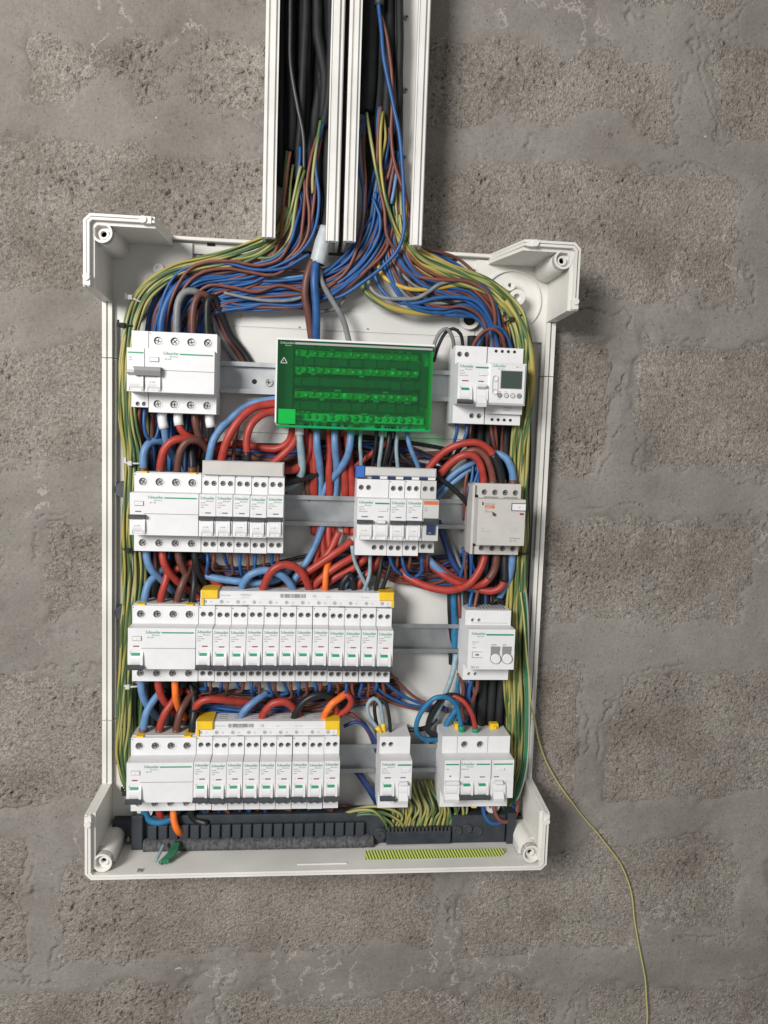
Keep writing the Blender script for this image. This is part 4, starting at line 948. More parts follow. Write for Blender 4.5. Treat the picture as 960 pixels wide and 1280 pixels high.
wire('black', 5.4, 'dark green-black cable end at the very top of the right trunking', [(474, -40, 40), (474, 8, 40)], None, 'cable', 'black_cable', mat='slate')
# fine wires leaving the left trunking
w1 = 1.75
FL = [('brown', [(363, 190, 38), (358, 225, 40), (353, 262, 42), (350, 295, 40), (340, 322, 36), (315, 340, 32)]), ('earth', [(359, 189, 36), (357, 210, 38), (355, 240, 38), (350, 290, 36)]),
      ('earth', [(381, 213, 42), (373, 238, 44), (368, 268, 44), (364, 292, 42), (352, 312, 38), (338, 322, 36)]), ('brown', [(396, 172, 42), (388, 200, 44), (383, 235, 44), (386, 268, 44), (383, 295, 42), (368, 318, 38)]),
      ('blue', [(404, 154, 42), (397, 180, 44), (394, 210, 45), (398, 245, 45), (396, 275, 44), (388, 298, 42), (372, 318, 40), (345, 332, 36)]), ('earth', [(401, 151, 44), (395, 180, 46), (391, 220, 46), (391, 242, 44)]),
      ('brown', [(402, 165, 40), (396, 205, 43), (394, 240, 43), (390, 272, 42), (384, 300, 40), (364, 325, 36)]), ('blue', [(375, 262, 40), (368, 284, 44), (362, 303, 42), (345, 322, 38)]),
      ('brown', [(380, 222, 40), (380, 255, 43), (377, 284, 43), (373, 306, 40), (355, 326, 36)]), ('blue', [(387, 235, 36), (391, 262, 40), (389, 288, 40), (378, 308, 38), (350, 330, 34)]),
      ('blue', [(375, 184, 34), (375, 200, 36), (372, 230, 36), (368, 262, 34)]), ('earth', [(376, 208, 40), (370, 230, 40), (363, 262, 38), (357, 290, 34), (340, 305, 34)]), ('earthg', [(366, 206, 34), (363, 235, 34), (361, 270, 34), (356, 300, 32)]),
      ('earthg', [(370, 240, 34), (366, 265, 36), (362, 290, 34), (350, 308, 32)]), ('brown', [(385, 240, 34), (380, 270, 38), (376, 296, 36), (366, 316, 34)])]
PLACE = ['highest at its start', 'ending early', 'crossing over the blue ones', 'nearest the trunking edge', 'swinging out furthest', 'lying under the others']
for i, (c, p) in enumerate(FL):
    x_, y_ = p[-1][0], p[-1][1]
    if y_ > 303: p = p+([(300, 320, 32), (262, 329, 30), (228, 338, 28), (205, 350, 28)] if c.startswith('earth') else [(x_-32, min(y_+10, 352), 30), (x_-70, min(y_+16, 356), 26), (x_-105, min(y_+18, 358), 22), (x_-128, min(y_+34, 372), 16)])
    wire(c, w1*1.05, '%s fanning out of the cut cables in the left trunking' % THIN[c], p, 'fine wires of the left trunking (%s)' % c.replace('earthg', 'earth'))
FR = [('earthy', [(478, 140, 40), (475, 180, 42), (478, 220, 43), (484, 252, 43), (494, 284, 42), (504, 302, 40), (516, 318, 36), (535, 328, 34)]), ('earth', [(458, 141, 40), (464, 180, 42), (472, 222, 42), (480, 258, 40)]),
      ('blue', [(456, 144, 38), (448, 182, 40), (450, 215, 42), (455, 242, 42), (452, 280, 40), (440, 318, 36)]), ('brown', [(452, 150, 36), (455, 200, 38), (457, 235, 42), (455, 265, 42), (448, 300, 40), (432, 340, 36)]),
      ('brown', [(476, 134, 38), (472, 180, 40), (472, 225, 40), (480, 262, 42), (484, 295, 40), (497, 313, 38), (510, 314, 36), (517, 306, 34)]), ('blue', [(474, 134, 36), (470, 165, 36), (474, 205, 34)]),
      ('earthy', [(479, 140, 36), (481, 170, 38), (475, 215, 38), (481, 250, 38), (492, 282, 38), (504, 312, 34), (520, 322, 32)]), ('brown', [(487, 160, 36), (490, 200, 38), (484, 225, 36)]), ('blue', [(487, 164, 34), (483, 195, 34), (479, 215, 32)]),
      ('brown', [(493, 205, 40), (490, 225, 40), (486, 250, 38), (478, 280, 38), (466, 305, 36)]), ('sky', [(496, 215, 38), (492, 240, 40), (489, 255, 38)]), ('blue', [(466, 248, 38), (474, 270, 42), (474, 292, 42), (466, 312, 40), (440, 342, 36)]),
      ('earthg', [(494, 235, 34), (497, 270, 34), (500, 295, 34), (512, 312, 34), (530, 326, 32)]), ('earthg', [(490, 225, 32), (492, 262, 34), (498, 296, 34), (514, 322, 32)]), ('earth', [(500, 240, 32), (502, 275, 33), (505, 300, 33), (524, 318, 32)]),
      ('brown', [(505, 230, 26), (508, 250, 26), (513, 275, 28)]), ('blue', [(484, 130, 26), (480, 190, 28), (476, 250, 32), (468, 296, 36), (448, 330, 36)]), ('blue', [(470, 240, 34), (468, 272, 36), (458, 305, 36), (425, 345, 32)])]
for i, (c, p) in enumerate(FR):
    x_, y_ = p[-1][0], p[-1][1]
    if y_ > 300 and x_ < 475: p = p+[(x_-30, min(y_+22, 360), 30), (x_-75, min(y_+34, 368), 26), (x_-120, min(y_+36, 372), 20), (x_-150, 374, 14)]
    elif y_ > 310 and c.startswith('earth'): p = p+[(x_+35, y_+12, 32), (x_+72, y_+26, 32), (x_+98, y_+46, 34)]
    wire(c, w1*1.05, '%s fanning out of the cut cables in the right trunking' % THIN[c], p, 'fine wires of the right trunking (%s)' % c.replace('earthg', 'earth').replace('earthy', 'earth'))
wire('blue', 2.1, 'long blue wire hanging from the top of the right trunking', [(473, 6, 44), (476, 40, 46), (482, 85, 47), (492, 130, 48), (499, 165, 48), (503, 210, 49), (504, 255, 49), (504, 292, 48), (496, 314, 46), (478, 334, 42), (455, 352, 38), (425, 370, 32), (385, 377, 28), (345, 376, 24), (305, 372, 18)])
wire('brown', 1.9, 'long brown wire beside the long blue one in the right trunking', [(477, 22, 42), (484, 52, 43), (489, 90, 44), (491, 130, 43), (489, 165, 42), (493, 200, 42), (503, 232, 40), (511, 258, 36), (515, 275, 34)])
wire('brown', 1.8, 'brown wire tucked under the lower end of the rightmost trunking wall', [(499, 312, 34), (510, 318, 36), (520, 311, 38), (524, 303, 40)])
# sweeps above the top row
UP = lambda w: lab(THIN, w)
bundle([(372, 240, 26), (370, 262, 28), (364, 290, 30), (347, 318, 30), (316, 338, 27), (282, 345, 26), (248, 350, 26), (226, 366, 26), (212, 395, 24), (206, 425, 18), (204, 500, 16), (205, 610, 14), (207, 720, 13)],
       [14, 14, 13, 13, 13, 14, 16, 17, 18, 19, 18, 16, 16], 7, mixcols(38, dict(blue=10, brown=8, grey=1, dbrown=3, black=2, navy=2), 3), 1.95, UP('sweeping from the left trunking down behind the top left switch'), 'sweep from the left trunking', seed=5, jit=.27)
bundle([(487, 190, 26), (484, 225, 27), (478, 265, 28), (464, 305, 30), (440, 334, 30), (405, 354, 28), (360, 362, 26), (310, 368, 24), (278, 372, 24), (254, 384, 22), (244, 410, 20), (240, 480, 14), (238, 600, 13)],
       [15, 15, 16, 18, 18, 17, 17, 16, 15, 15, 14, 13, 12], 7, mixcols(36, dict(blue=15, brown=5, navy=2, sky=1, dbrown=1), 4), 1.95, UP('sweeping across from the right trunking to the left'), 'sweep from the right trunking to the left', seed=6, jit=.27)
bundle([(493, 200, 24), (493, 250, 26), (492, 288, 28), (502, 320, 32), (528, 346, 32), (560, 358, 30), (588, 366, 30), (610, 386, 28), (622, 412, 26), (624, 440, 18), (622, 530, 14), (618, 640, 13), (612, 760, 13)],
       [8, 9, 11, 19, 28, 27, 21, 16, 15, 16, 15, 13, 12], 7, mixcols(48, dict(brown=9, blue=7, black=3, grey=2, dbrown=3, yellow=1, navy=1), 8), 1.9, UP('sweeping from the right trunking down behind the time switch'), 'sweep from the right trunking to the right', seed=9, jit=.25)
for i, (c, p) in enumerate((('brown', [(366, 296, 42), (352, 322, 40), (322, 331, 38), (290, 325, 38), (262, 326, 38), (238, 336, 38), (222, 356, 38), (211, 384, 36), (205, 424, 28)]),
        ('brown', [(372, 322, 36), (345, 344, 36), (312, 341, 36), (282, 335, 36), (256, 338, 36), (236, 352, 36), (222, 378, 34), (214, 424, 26)]),
        ('brown', [(420, 352, 34), (395, 366, 34), (350, 357, 34), (320, 365, 34), (290, 359, 34), (262, 356, 34), (246, 368, 32), (238, 392, 28), (234, 424, 22)]),
        ('blue', [(386, 318, 40), (355, 335, 38), (320, 338, 37), (285, 330, 36), (250, 330, 36), (222, 342, 36), (206, 366, 36), (197, 396, 32), (193, 424, 26)]),
        ('blue', [(450, 344, 34), (410, 372, 34), (370, 382, 32), (330, 380, 30), (300, 382, 28), (270, 372, 28), (254, 364, 28)]),
        ('grey', [(410, 356, 34), (370, 374, 34), (340, 376, 34), (308, 372, 32), (280, 366, 30)]))):
    wire(c, 1.9, 'thin %s wire lying over the left sweep, %s' % (c, ('the highest arch', 'arching just below the highest', 'wavy and lower', 'outermost round the corner', 'along its underside', 'short and in the middle')[i]), p)
# earth bundles
ewhere = 'in the earth bundle down the left edge'
bundle([(362, 262, 34), (352, 288, 34), (336, 303, 34), (318, 313, 34), (288, 322, 33), (252, 330, 32), (222, 338, 32), (197, 351, 33), (178, 370, 34), (167, 396, 36), (161, 430, 38), (158, 480, 38), (160, 530, 34), (166, 570, 30), (166, 610, 30), (163, 660, 32), (165, 720, 28), (161, 780, 32), (157, 840, 30), (155, 900, 28), (153, 940, 26), (158, 972, 24), (166, 992, 20)],
       [10, 9, 8, 8, 8, 7, 7, 8, 9, 9, 8, 7.5, 9, 10, 9, 8, 10, 8, 8, 8, 7, 5, 3], 5, mixcols(17, dict(earth=7, earthg=4, earthy=2), 2), 1.75, lab(THIN, ewhere), 'earth bundle down the left edge', seed=12)
bundle([(182, 420, 22), (179, 500, 20), (180, 560, 18), (176, 640, 18), (178, 720, 18), (176, 800, 18), (172, 880, 18), (170, 960, 16), (176, 1010, 16)],
       [7, 7, 7, 7, 7, 7, 7, 6, 5], 3, mixcols(5, dict(earthg=3, earth=2), 5), 2.2, lab(THIN, 'running behind the left ends of the rails'), 'earth wires behind the left ends of the rails', seed=14)
bundle([(500, 270, 32), (506, 300, 34), (522, 322, 34), (548, 335, 34), (582, 348, 33), (610, 360, 33), (632, 378, 34), (647, 398, 38), (654, 425, 40), (657, 460, 40), (656, 500, 38), (652, 545, 32), (650, 600, 30), (649, 650, 30), (648, 700, 30), (646, 755, 30), (645, 800, 30), (644, 850, 28), (645, 900, 26), (644, 950, 24), (638, 990, 22), (632, 1012, 20)],
       [6, 8, 10, 10, 9, 10, 11, 11, 10, 9, 9, 11, 11, 10, 11, 12, 13, 14, 12, 10, 8, 6], 6, mixcols(24, dict(earth=8, earthg=5, earthy=4), 7), 2.0, lab(THIN, 'in the earth bundle down the right edge'), 'earth bundle down the right edge', seed=15)
wire('earthw', 3.3, 'thick pale cable with a broad green stripe down the lower right edge', [(646, 690, 22), (652, 720, 28), (656, 748, 33), (658, 800, 36), (658, 860, 36), (659, 910, 36), (656, 960, 34), (648, 990, 28), (640, 1006, 22)], None, 'cable', 'earth_cable')
wire('earthy', 3.3, 'thick bright yellow earth wire in the right bundle beside the time switch', [(632, 376, 40), (650, 402, 44), (662, 432, 46), (665, 470, 44), (662, 510, 38), (654, 560, 32), (650, 640, 30), (648, 760, 28)])
wire('earthy', 1.05, 'single loose thin wire hanging across the bare wall at the lower right', [(651, 740, 40), (655, 790, 44), (660, 840, 44), (664, 880, 36), (669, 905, 20), (678, 940, 8), (690, 965, 5), (715, 1003, 4.5), (748, 1043, 4.5), (772, 1075, 4.5), (787, 1108, 4.5), (794, 1150, 4.5), (801, 1195, 4.5), (807, 1240, 4.5), (808, 1290, 4.5), (806, 1340, 5)], mat='loose_gy', name='loose_wire')
# cable ties
def tie(label, px, py, h, rx, rz, col='hole', tail=None, ang=0):
    x, _, z = at(px, py, h); t_ = thing('cable_tie', label, 'cable tie', x, h, z)
    a = np.linspace(0, 2*np.pi, 25); p = np.stack([rx*np.cos(a)*math.cos(ang), 7.0*np.sin(a), rx*np.cos(a)*math.sin(ang)+0*a], 1)
    tube('strap', p, 1.15, col, parent=t_, sides=6, org=(0, 0, 0))
    part('tie_head', None, MB().box(-2.4, 2.4, 6, 9.6, -2.6, 2.6, .6), col, t_, (tail or -rx*.4, 0, (tail or -rx*.4)*math.tan(ang)))
    part('tie_tail', None, MB().box(-1.1, 1.1, 3, 4.4, 0, 6), col, t_, (-rx, 0, 0))
tie('black cable tie round the left earth bundle beside the top left switch', 160, 408, 36, 9.5, 1)
tie('black cable tie round the left earth bundle under the second row', 166, 687, 31, 9, 1)
tie('black cable tie round the right earth bundle above the time switch', 643, 398, 36, 13, 1, ang=0.45)
tie('black cable tie round the right earth bundle under the contactor', 650, 691, 32, 11, 1)
tie('pale cable tie round the left earth bundle between the two upper rows', 169, 579, 31, 10, 1, col='lgrey')
tie('pale cable tie high on the left earth bundle where it bends down', 169, 375, 34, 9, 1, col='lgrey', ang=-.35)
tie('pale cable tie on the left earth bundle between the two lower rows', 166, 856, 30, 10, 1, col='lgrey')
tie('black cable tie at the bottom end of the left earth bundle', 160, 988, 24, 6, 1)

FB = ('ferbrown', 8, 4.9); FW = ('ferwhite', 9, 4.9)
tk = 4.3
# --- top: heavy wires round the top left switch and into the green block
wire('grey', 4.0, 'thick grey wire bending over into the second pole of the top left switch', [(221, 424, 36), (221, 400, 38), (223, 378, 38), (231, 365, 36), (246, 365, 32), (258, 380, 24), (272, 412, 16), (292, 446, 10.5), (318, 484, 10)])
wire('brown', 4.0, 'thick brown wire bending over into the third pole of the top left switch', [(241, 424, 36), (241, 398, 38), (243, 380, 38), (250, 368, 36), (260, 372, 32), (270, 392, 22), (282, 420, 14), (300, 446, 10.3), (312, 470, 10)], mat='w_dbrown')
wire('black', 4.0, 'thick black wire bending over behind the brown one, top left switch', [(260, 424, 34), (259, 395, 36), (261, 375, 36), (267, 372, 32), (276, 392, 24), (288, 420, 14), (308, 447, 10.3), (322, 472, 10)])
wire('blue', 4.2, 'thick blue wire into the first pole of the top left switch', [(201, 424, 34), (202, 402, 36), (208, 380, 36), (222, 358, 34), (250, 348, 30), (290, 344, 26)])
wire('black', 2.6, 'black wire running straight from the top left switch behind the top rail', [(254, 372, 24), (268, 392, 20), (282, 415, 16), (304, 446, 10), (322, 476, 9)])
wire('grey', 2.2, 'grey wire sagging along the white plate above the green block', [(266, 392, 20), (295, 389, 20), (330, 386, 20), (370, 386, 20), (405, 389, 20), (424, 383, 22), (431, 372, 26)])
wire('brown', 4.6, 'thick brown wire from the taped cable into the green block', [(391, 326, 38), (384, 345, 40), (381, 370, 38), (386, 396, 34), (391, 430, 26)], mat='w_dbrown')
wire('black', 4.2, 'thick black wire from the taped cable into the green block', [(394, 330, 34), (389, 355, 34), (388, 385, 32), (393, 410, 30), (397, 432, 25)])
wire('blue', 4.6, 'thick blue wire from the taped cable into the green block', [(395, 328, 40), (393, 350, 44), (395, 375, 42), (396, 400, 38), (395, 432, 26)])
wire('grey', 3.2, 'thick grey wire slanting from the taped cable to the middle of the green block', [(399, 335, 34), (402, 352, 38), (413, 372, 36), (428, 398, 34), (437, 430, 26)])
wire('earthy', 3.4, 'thick yellow earth wire along the underside of the right-hand sweep', [(468, 300, 20), (456, 335, 22), (455, 360, 24), (466, 373, 27), (488, 384, 28), (520, 391, 28), (550, 390, 26), (580, 384, 22), (604, 392, 16), (616, 410, 12)])
wire('yellow', 2.4, 'yellow wire in the middle of the right-hand sweep', [(486, 262, 22), (478, 305, 26), (474, 334, 30), (486, 351, 32), (510, 361, 34), (545, 361, 34), (575, 358, 30), (600, 370, 22), (614, 392, 14)])
wire('grey', 2.3, 'grey wire dipping across the right-hand sweep', [(470, 290, 20), (462, 330, 24), (462, 356, 28), (476, 371, 32), (495, 375, 34), (520, 374, 36), (534, 366, 38), (548, 356, 38), (570, 350, 34)])
wire('sky', 2.3, 'light blue wire arching over to the right in front of the sweep', [(462, 330, 20), (480, 366, 26), (500, 378, 30), (522, 378, 34), (545, 372, 36), (572, 370, 38), (596, 376, 38), (610, 394, 36), (620, 425, 30), (626, 450, 20)], mat='w_blue')
wire('blue', 2.2, 'blue wire in front where the right-hand sweep turns down', [(497, 270, 34), (500, 305, 36), (508, 328, 36), (522, 345, 36), (548, 353, 36), (580, 350, 36), (606, 360, 36), (620, 385, 36), (626, 412, 32), (634, 440, 24)])
wire('brown', 2.2, 'brown wire in front where the right-hand sweep turns down', [(492, 290, 28), (500, 325, 32), (518, 343, 34), (550, 350, 38), (585, 352, 38), (608, 366, 38), (618, 390, 38), (620, 420, 30), (622, 445, 22)])
wire('grey', 2.2, 'grey wire hooked from the green block into the breaker beside the time switch', [(541, 446, 30), (545, 426, 40), (552, 414, 44), (559, 411, 45), (565, 420, 44), (568, 436, 36)])
wire('black', 2.0, 'black wire hooked from the green block into the breaker beside the time switch', [(542, 452, 28), (548, 430, 36), (557, 415, 40), (566, 411, 42), (575, 418, 42), (579, 436, 36)])
wire('brown', 2.0, 'brown wire arched over the time switch top', [(589, 440, 34), (596, 424, 40), (606, 413, 44), (617, 411, 44), (627, 419, 42), (632, 440, 32)])
wire('blue', 2.0, 'blue wire crossing the brown arch above the time switch', [(594, 440, 34), (602, 422, 38), (612, 410, 40), (624, 408, 40), (634, 420, 38), (641, 442, 30)])

# --- between the first and second rows
for x, c, fin in ((203, 'sky', [(205, 535, 38), (209, 556, 32), (222, 580, 22), (238, 606, 14)]), (223, 'red', [(226, 537, 38), (238, 547, 34), (255, 551, 28), (272, 566, 20), (285, 585, 14)]), (262, 'black', [(263, 534, 38), (263, 548, 32), (256, 566, 20), (246, 586, 14)])):
    wire(c, 4.1, 'thick %s wire leaving the top left switch downwards through a white ferrule' % dict(sky='blue', red='red', black='black')[c], [(x, 512, 36), (x, 526, 38)]+fin, end2=('ferwhite', 17, 5.2))
wire('dbrown', 4.1, 'thick brown wire leaving the bottom of the top left switch', [(243, 512, 36), (244, 526, 38), (249, 545, 34), (260, 562, 24), (280, 586, 14)])
wire('blue', 2.1, 'blue wire looping from the auxiliary switch down to the second row', [(181, 508, 38), (180, 530, 40), (183, 545, 38), (190, 554, 34), (192, 572, 28), (191, 596, 16)])
wire('blue', 2.1, 'blue wire joining the loop under the auxiliary switch', [(197, 514, 30), (199, 535, 32), (195, 549, 32), (186, 556, 26), (178, 572, 18)])
wire('brown', 2.0, 'brown wire under the auxiliary switch', [(176, 508, 36), (174, 524, 32), (178, 545, 22), (176, 575, 16)])
wire('brown', 2.0, 'second brown wire under the top left switch', [(190, 516, 28), (192, 540, 24), (188, 565, 18), (196, 590, 14)])
wire('sky', tk, 'thick light blue wire arching into the first pole of the second-row switch', [(180, 596, 36), (180, 580, 38), (182, 563, 38), (189, 553, 34), (202, 552, 26), (216, 562, 16)], end2=FB)
wire('red', tk+.3, 'thick red wire arching into the second pole of the second-row switch', [(200, 597, 36), (201, 578, 40), (206, 560, 42), (217, 550, 42), (234, 548, 38), (252, 553, 30), (272, 572, 20), (290, 590, 14)], end2=FB)
wire('dbrown', tk-.2, 'thick brown wire arching into the third pole of the second-row switch', [(221, 597, 36), (222, 580, 40), (226, 562, 42), (235, 551, 42), (247, 550, 38), (260, 560, 28), (280, 582, 18), (305, 600, 14)], end2=FB)
wire('black', tk-.3, 'thick black wire in the fourth pole of the second-row switch', [(240, 597, 36), (240, 580, 36), (238, 562, 30), (232, 545, 22), (222, 530, 16)], end2=FB)
wire('sky', tk, 'thick light blue wire arching from the grey comb cover up to the green block', [(259, 590, 32), (262, 570, 36), (267, 550, 38), (276, 536, 36), (288, 524, 32), (302, 511, 30), (322, 503, 28), (348, 499, 26)])
wire('red', tk+.4, 'thick red wire arching from the grey comb cover up to the green block', [(275, 592, 34), (278, 570, 40), (285, 548, 44), (297, 528, 44), (314, 512, 40), (332, 506, 34), (350, 504, 28)])
wire('red', tk, 'red wire with a black lower sleeve arching up to the green block', [(311, 592, 34), (310, 572, 40), (309, 548, 42), (315, 530, 42), (328, 518, 38), (348, 513, 30)], end2=('w_black', 24, 4.6, 'sleeve'))
wire('brown', 2.4, 'brown wire rising behind the grey comb cover', [(291, 592, 30), (292, 570, 30), (294, 548, 28), (298, 530, 20)], mat='w_dbrown')
wire('red', tk, 'thick red wire lying level behind the comb cover', [(258, 562, 20), (290, 554, 20), (320, 558, 20), (345, 561, 22), (360, 553, 26), (366, 535, 30), (366, 515, 26)])
wire('red', tk, 'red wire curving down to the right end of the comb cover', [(372, 520, 28), (372, 540, 32), (366, 556, 36), (354, 568, 36), (340, 580, 32), (330, 592, 28)])
wire('dbrown', 3.6, 'dark red-brown wire lying under the level red one', [(250, 572, 15), (290, 566, 15), (330, 575, 15), (370, 572, 15), (400, 560, 15)])
wire('red', tk, 'red wire coming round the right end of the comb cover', [(330, 600, 18), (352, 588, 34), (366, 588, 34), (376, 582, 30), (386, 566, 24), (390, 540, 26)])
wire('black', tk, 'thick black wire passing under the right end of the comb cover', [(340, 604, 24), (360, 602, 32), (376, 598, 28), (398, 590, 18), (420, 570, 14)])
wire('grey', 4.4, 'thick grey-blue wire with a white ferrule under the left of the green block', [(374, 528, 34), (375, 548, 36), (377, 572, 34), (377, 590, 30), (370, 603, 24), (356, 612, 15)], end2=('ferwhite', 14, 5.2), mat='w_pale')
for px, tail in ((396, [(396, 555, 38), (399, 577, 28), (401, 596, 15), (401, 612, 9.8), (402, 640, 10.2)]), (418, [(419, 555, 38), (421, 577, 28), (421, 596, 15), (420, 612, 9.8), (418, 640, 10.2)]), (439, [(438, 553, 42), (434, 571, 36), (425, 586, 25), (413, 601, 14), (405, 613, 9.8), (400, 640, 10.2)])):
    wire('sky', 4.2, 'thick light blue wire dropping from the green block %s' % {396: 'nearest the grey-blue one', 418: 'second past the grey-blue one', 439: 'slanting across the other two'}[px], [(px, 528, 34)]+tail)
RN = ['leftmost', 'second', 'third', 'fourth', 'rightmost']
for i, (a, b_) in enumerate(((382, 391), (393, 394), (411, 413), (421, 431), (433, 440))):
    wire('red', 4.4, '%s of the thick red wires behind the light blue ones under the green block' % RN[i], [(a, 528, 28), (a+1, 555, 24), (b_-1, 590, 20), (b_, 625, 10.2), (b_+2, 668, 10.2)])
wire('dbrown', 4.2, 'dark brown wire behind the red ones under the green block', [(388, 526, 22), (386, 560, 18), (384, 600, 14), (388, 640, 10.2)])
wire('red', 4.0, 'red wire crossing level beneath the green block', [(362, 588, 18), (385, 583, 15), (410, 581, 15), (430, 576, 15)])
for i, (px, c, rr, tail) in enumerate(((452, 'pale', 2.2, [(449, 556, 38), (451, 575, 36), (452, 590, 30)]), (479, 'pale', 2.4, [(477, 560, 38), (474, 578, 34), (473, 592, 28)]), (497, 'pale', 2.3, [(496, 560, 36), (497, 578, 34), (498, 592, 28)]), (508, 'sky', 2.8, [(511, 552, 38), (516, 568, 36), (524, 588, 28)]),
        (447, 'black', 2.4, [(446, 556, 30), (454, 575, 22), (462, 592, 16)]), (472, 'black', 2.4, [(470, 558, 32), (467, 575, 26), (464, 592, 20)]), (489, 'black', 3.2, [(485, 556, 36), (481, 574, 32), (478, 592, 24)]), (494, 'black', 2.6, [(494, 556, 34), (488, 575, 28), (486, 592, 22)]))):
    wire(c, rr, '%s wire from green block to middle group, %s' % (dict(pale='pale grey', sky='light blue', black='black')[c], ['by the blue comb end', 'in the middle of the teeth', 'past the middle of the teeth', 'the furthest one over', 'behind the pale one at the comb end', 'left of the crossing pair', 'front of the crossing pair', 'back of the crossing pair'][i]), [(px, 530, 34)]+tail)
wire('red', 3.8, 'red wire slanting up behind the middle group', [(440, 585, 18), (458, 572, 22), (474, 560, 22), (486, 552, 18)])
wire('black', 2.6, 'black wire curving right above the comb teeth', [(492, 555, 28), (502, 571, 30), (515, 580, 30), (530, 583, 26)])
# --- to the contactor
wire('red', tk, 'outer red wire arching to the contactor, black at its end', [(520, 608, 18), (538, 582, 26), (556, 564, 34), (575, 555, 40), (594, 553, 42), (610, 561, 42), (620, 576, 42), (626, 596, 40), (627, 610, 38)], end=('w_black', 38, 4.6, 'sleeve'))
wire('red', tk, 'inner red wire arching to the contactor', [(530, 622, 18), (545, 600, 28), (562, 580, 38), (578, 570, 44), (591, 570, 45), (600, 581, 44), (604, 598, 40), (605, 612, 38)], end=FB)
wire('brown', tk, 'red-brown wire between the two red arches to the contactor', [(540, 612, 18), (560, 584, 26), (578, 568, 34), (595, 562, 39), (606, 570, 40), (613, 586, 40), (616, 600, 38), (616, 612, 38)], end=FB)
wire('sky', tk, 'light blue wire arching down to the last pole of the contactor', [(585, 580, 16), (600, 572, 24), (616, 567, 32), (630, 571, 38), (638, 584, 40), (641, 600, 38), (641, 612, 38)], end=FB)
wire('black', tk, 'black wire behind the arches into the contactor', [(600, 560, 22), (614, 566, 32), (624, 580, 38), (628, 600, 38), (628, 612, 38)], end=FB)
wire('sky', 3.4, 'light blue wire slanting below the red arches', [(540, 622, 18), (556, 604, 26), (572, 589, 32), (588, 580, 32), (600, 574, 26)])
wire('sky', 3.2, 'second light blue wire slanting lower below the red arches', [(536, 640, 14), (552, 616, 24), (572, 598, 28), (590, 586, 28), (604, 590, 26)])
for i, (a, b_) in enumerate((((592, 575), (586, 612)), ((597, 576), (597, 618)), ((600, 578), (592, 606)))):
    wire('blue', 2.0, 'thin blue wire going down beside the contactor, %s' % ('nearest the rail end', 'in front', 'between its neighbours')[i], [(a[0], a[1], 30), ((a[0]+b_[0])/2+1, (a[1]+b_[1])/2, 34), (b_[0], b_[1], 34), (b_[0]-1, b_[1]+25, 20)])
wire('brown', 2.0, 'thin brown wire going down beside the contactor', [(588, 580, 28), (584, 595, 30), (581, 615, 28), (580, 650, 16)])
wire('black', 3.0, 'black wire slanting across the rail left of the contactor', [(538, 588, 36), (550, 598, 36), (566, 610, 34), (580, 624, 30), (592, 640, 20)])
wire('black', 3.4, 'black wire leaving the right of the middle group', [(536, 614, 24), (548, 604, 30), (556, 600, 26), (566, 606, 16)])
for i, (c, p) in enumerate((('blue', [(570, 524, 36), (572, 540, 36), (568, 555, 30), (562, 568, 20)]), ('blue', [(584, 526, 36), (583, 542, 38), (577, 556, 34), (570, 566, 26)]), ('brown', [(589, 526, 36), (587, 542, 34), (580, 555, 28), (566, 572, 18)]), ('brown', [(613, 526, 34), (615, 545, 32), (618, 560, 26), (622, 580, 16)]), ('brown', [(618, 528, 34), (620, 545, 30), (621, 565, 22)]))):
    wire(c, 2.0, 'thin %s wire under the top right devices, %s' % (c, ('nearest the green block', 'in front of its blue neighbour', 'beside the blue pair', 'under the time switch', 'at the back under the time switch')[i]), p)

bundle([(176, 566, 13), (215, 572, 12), (260, 578, 12), (310, 578, 12), (360, 580, 12), (410, 574, 12), (450, 566, 12), (500, 570, 12), (560, 580, 12)], [15]*9, 3, mixcols(16, dict(dbrown=5, brown=3, navy=2, black=4, blue=2), 17), 2.3, lab(THIN, 'in the dark tangle behind the gap above the second row'), 'tangle above the second row', seed=41, jit=.55)
# --- between the second and third rows
bundle([(245, 716, 14), (280, 722, 14), (330, 722, 14), (380, 716, 14), (420, 706, 14), (460, 700, 14), (500, 712, 14), (540, 716, 14), (580, 712, 14)], [16]*9, 3, mixcols(16, dict(brown=4, dbrown=5, blue=2, navy=2, black=3), 11), 2.2, UP('in the tangle behind the gap under the second row'), 'tangle under the second row', seed=21, jit=.5)
wire('sky', tk, 'light blue wire out of the bottom of the second-row switch', [(183, 680, 36), (184, 698, 38), (190, 712, 36), (202, 724, 28), (218, 740, 16)])
wire('red', tk, 'red wire out of the bottom of the second-row switch', [(203, 680, 36), (204, 698, 39), (209, 712, 38), (222, 726, 30), (242, 742, 18), (258, 756, 14)])
wire('dbrown', tk, 'brown wire out of the bottom of the second-row switch', [(222, 680, 36), (224, 698, 37), (229, 712, 34), (240, 726, 26), (256, 742, 15)])
wire('black', tk, 'black wire out of the bottom of the second-row switch', [(243, 680, 36), (244, 700, 37), (246, 714, 32), (254, 728, 22), (266, 742, 14)])
wire('sky', tk, 'light blue wire into the first pole of the third-row switch', [(180, 762, 36), (181, 745, 38), (185, 730, 36), (195, 719, 30), (210, 708, 18)], end2=FB)
wire('red', tk, 'red wire into the second pole of the third-row switch', [(200, 762, 36), (202, 744, 38), (207, 728, 38), (210, 714, 34), (205, 698, 26)], end2=FB)
wire('dbrown', tk, 'brown wire into the third pole of the third-row switch', [(220, 762, 36), (223, 746, 38), (228, 732, 38), (234, 718, 32), (240, 704, 22)], end2=FB)
wire('black', tk-.6, 'black wire into the fourth pole of the third-row switch', [(240, 762, 36), (241, 746, 38), (243, 730, 36), (243, 714, 28), (240, 698, 18)], end2=('w_black', 8, 4.6))
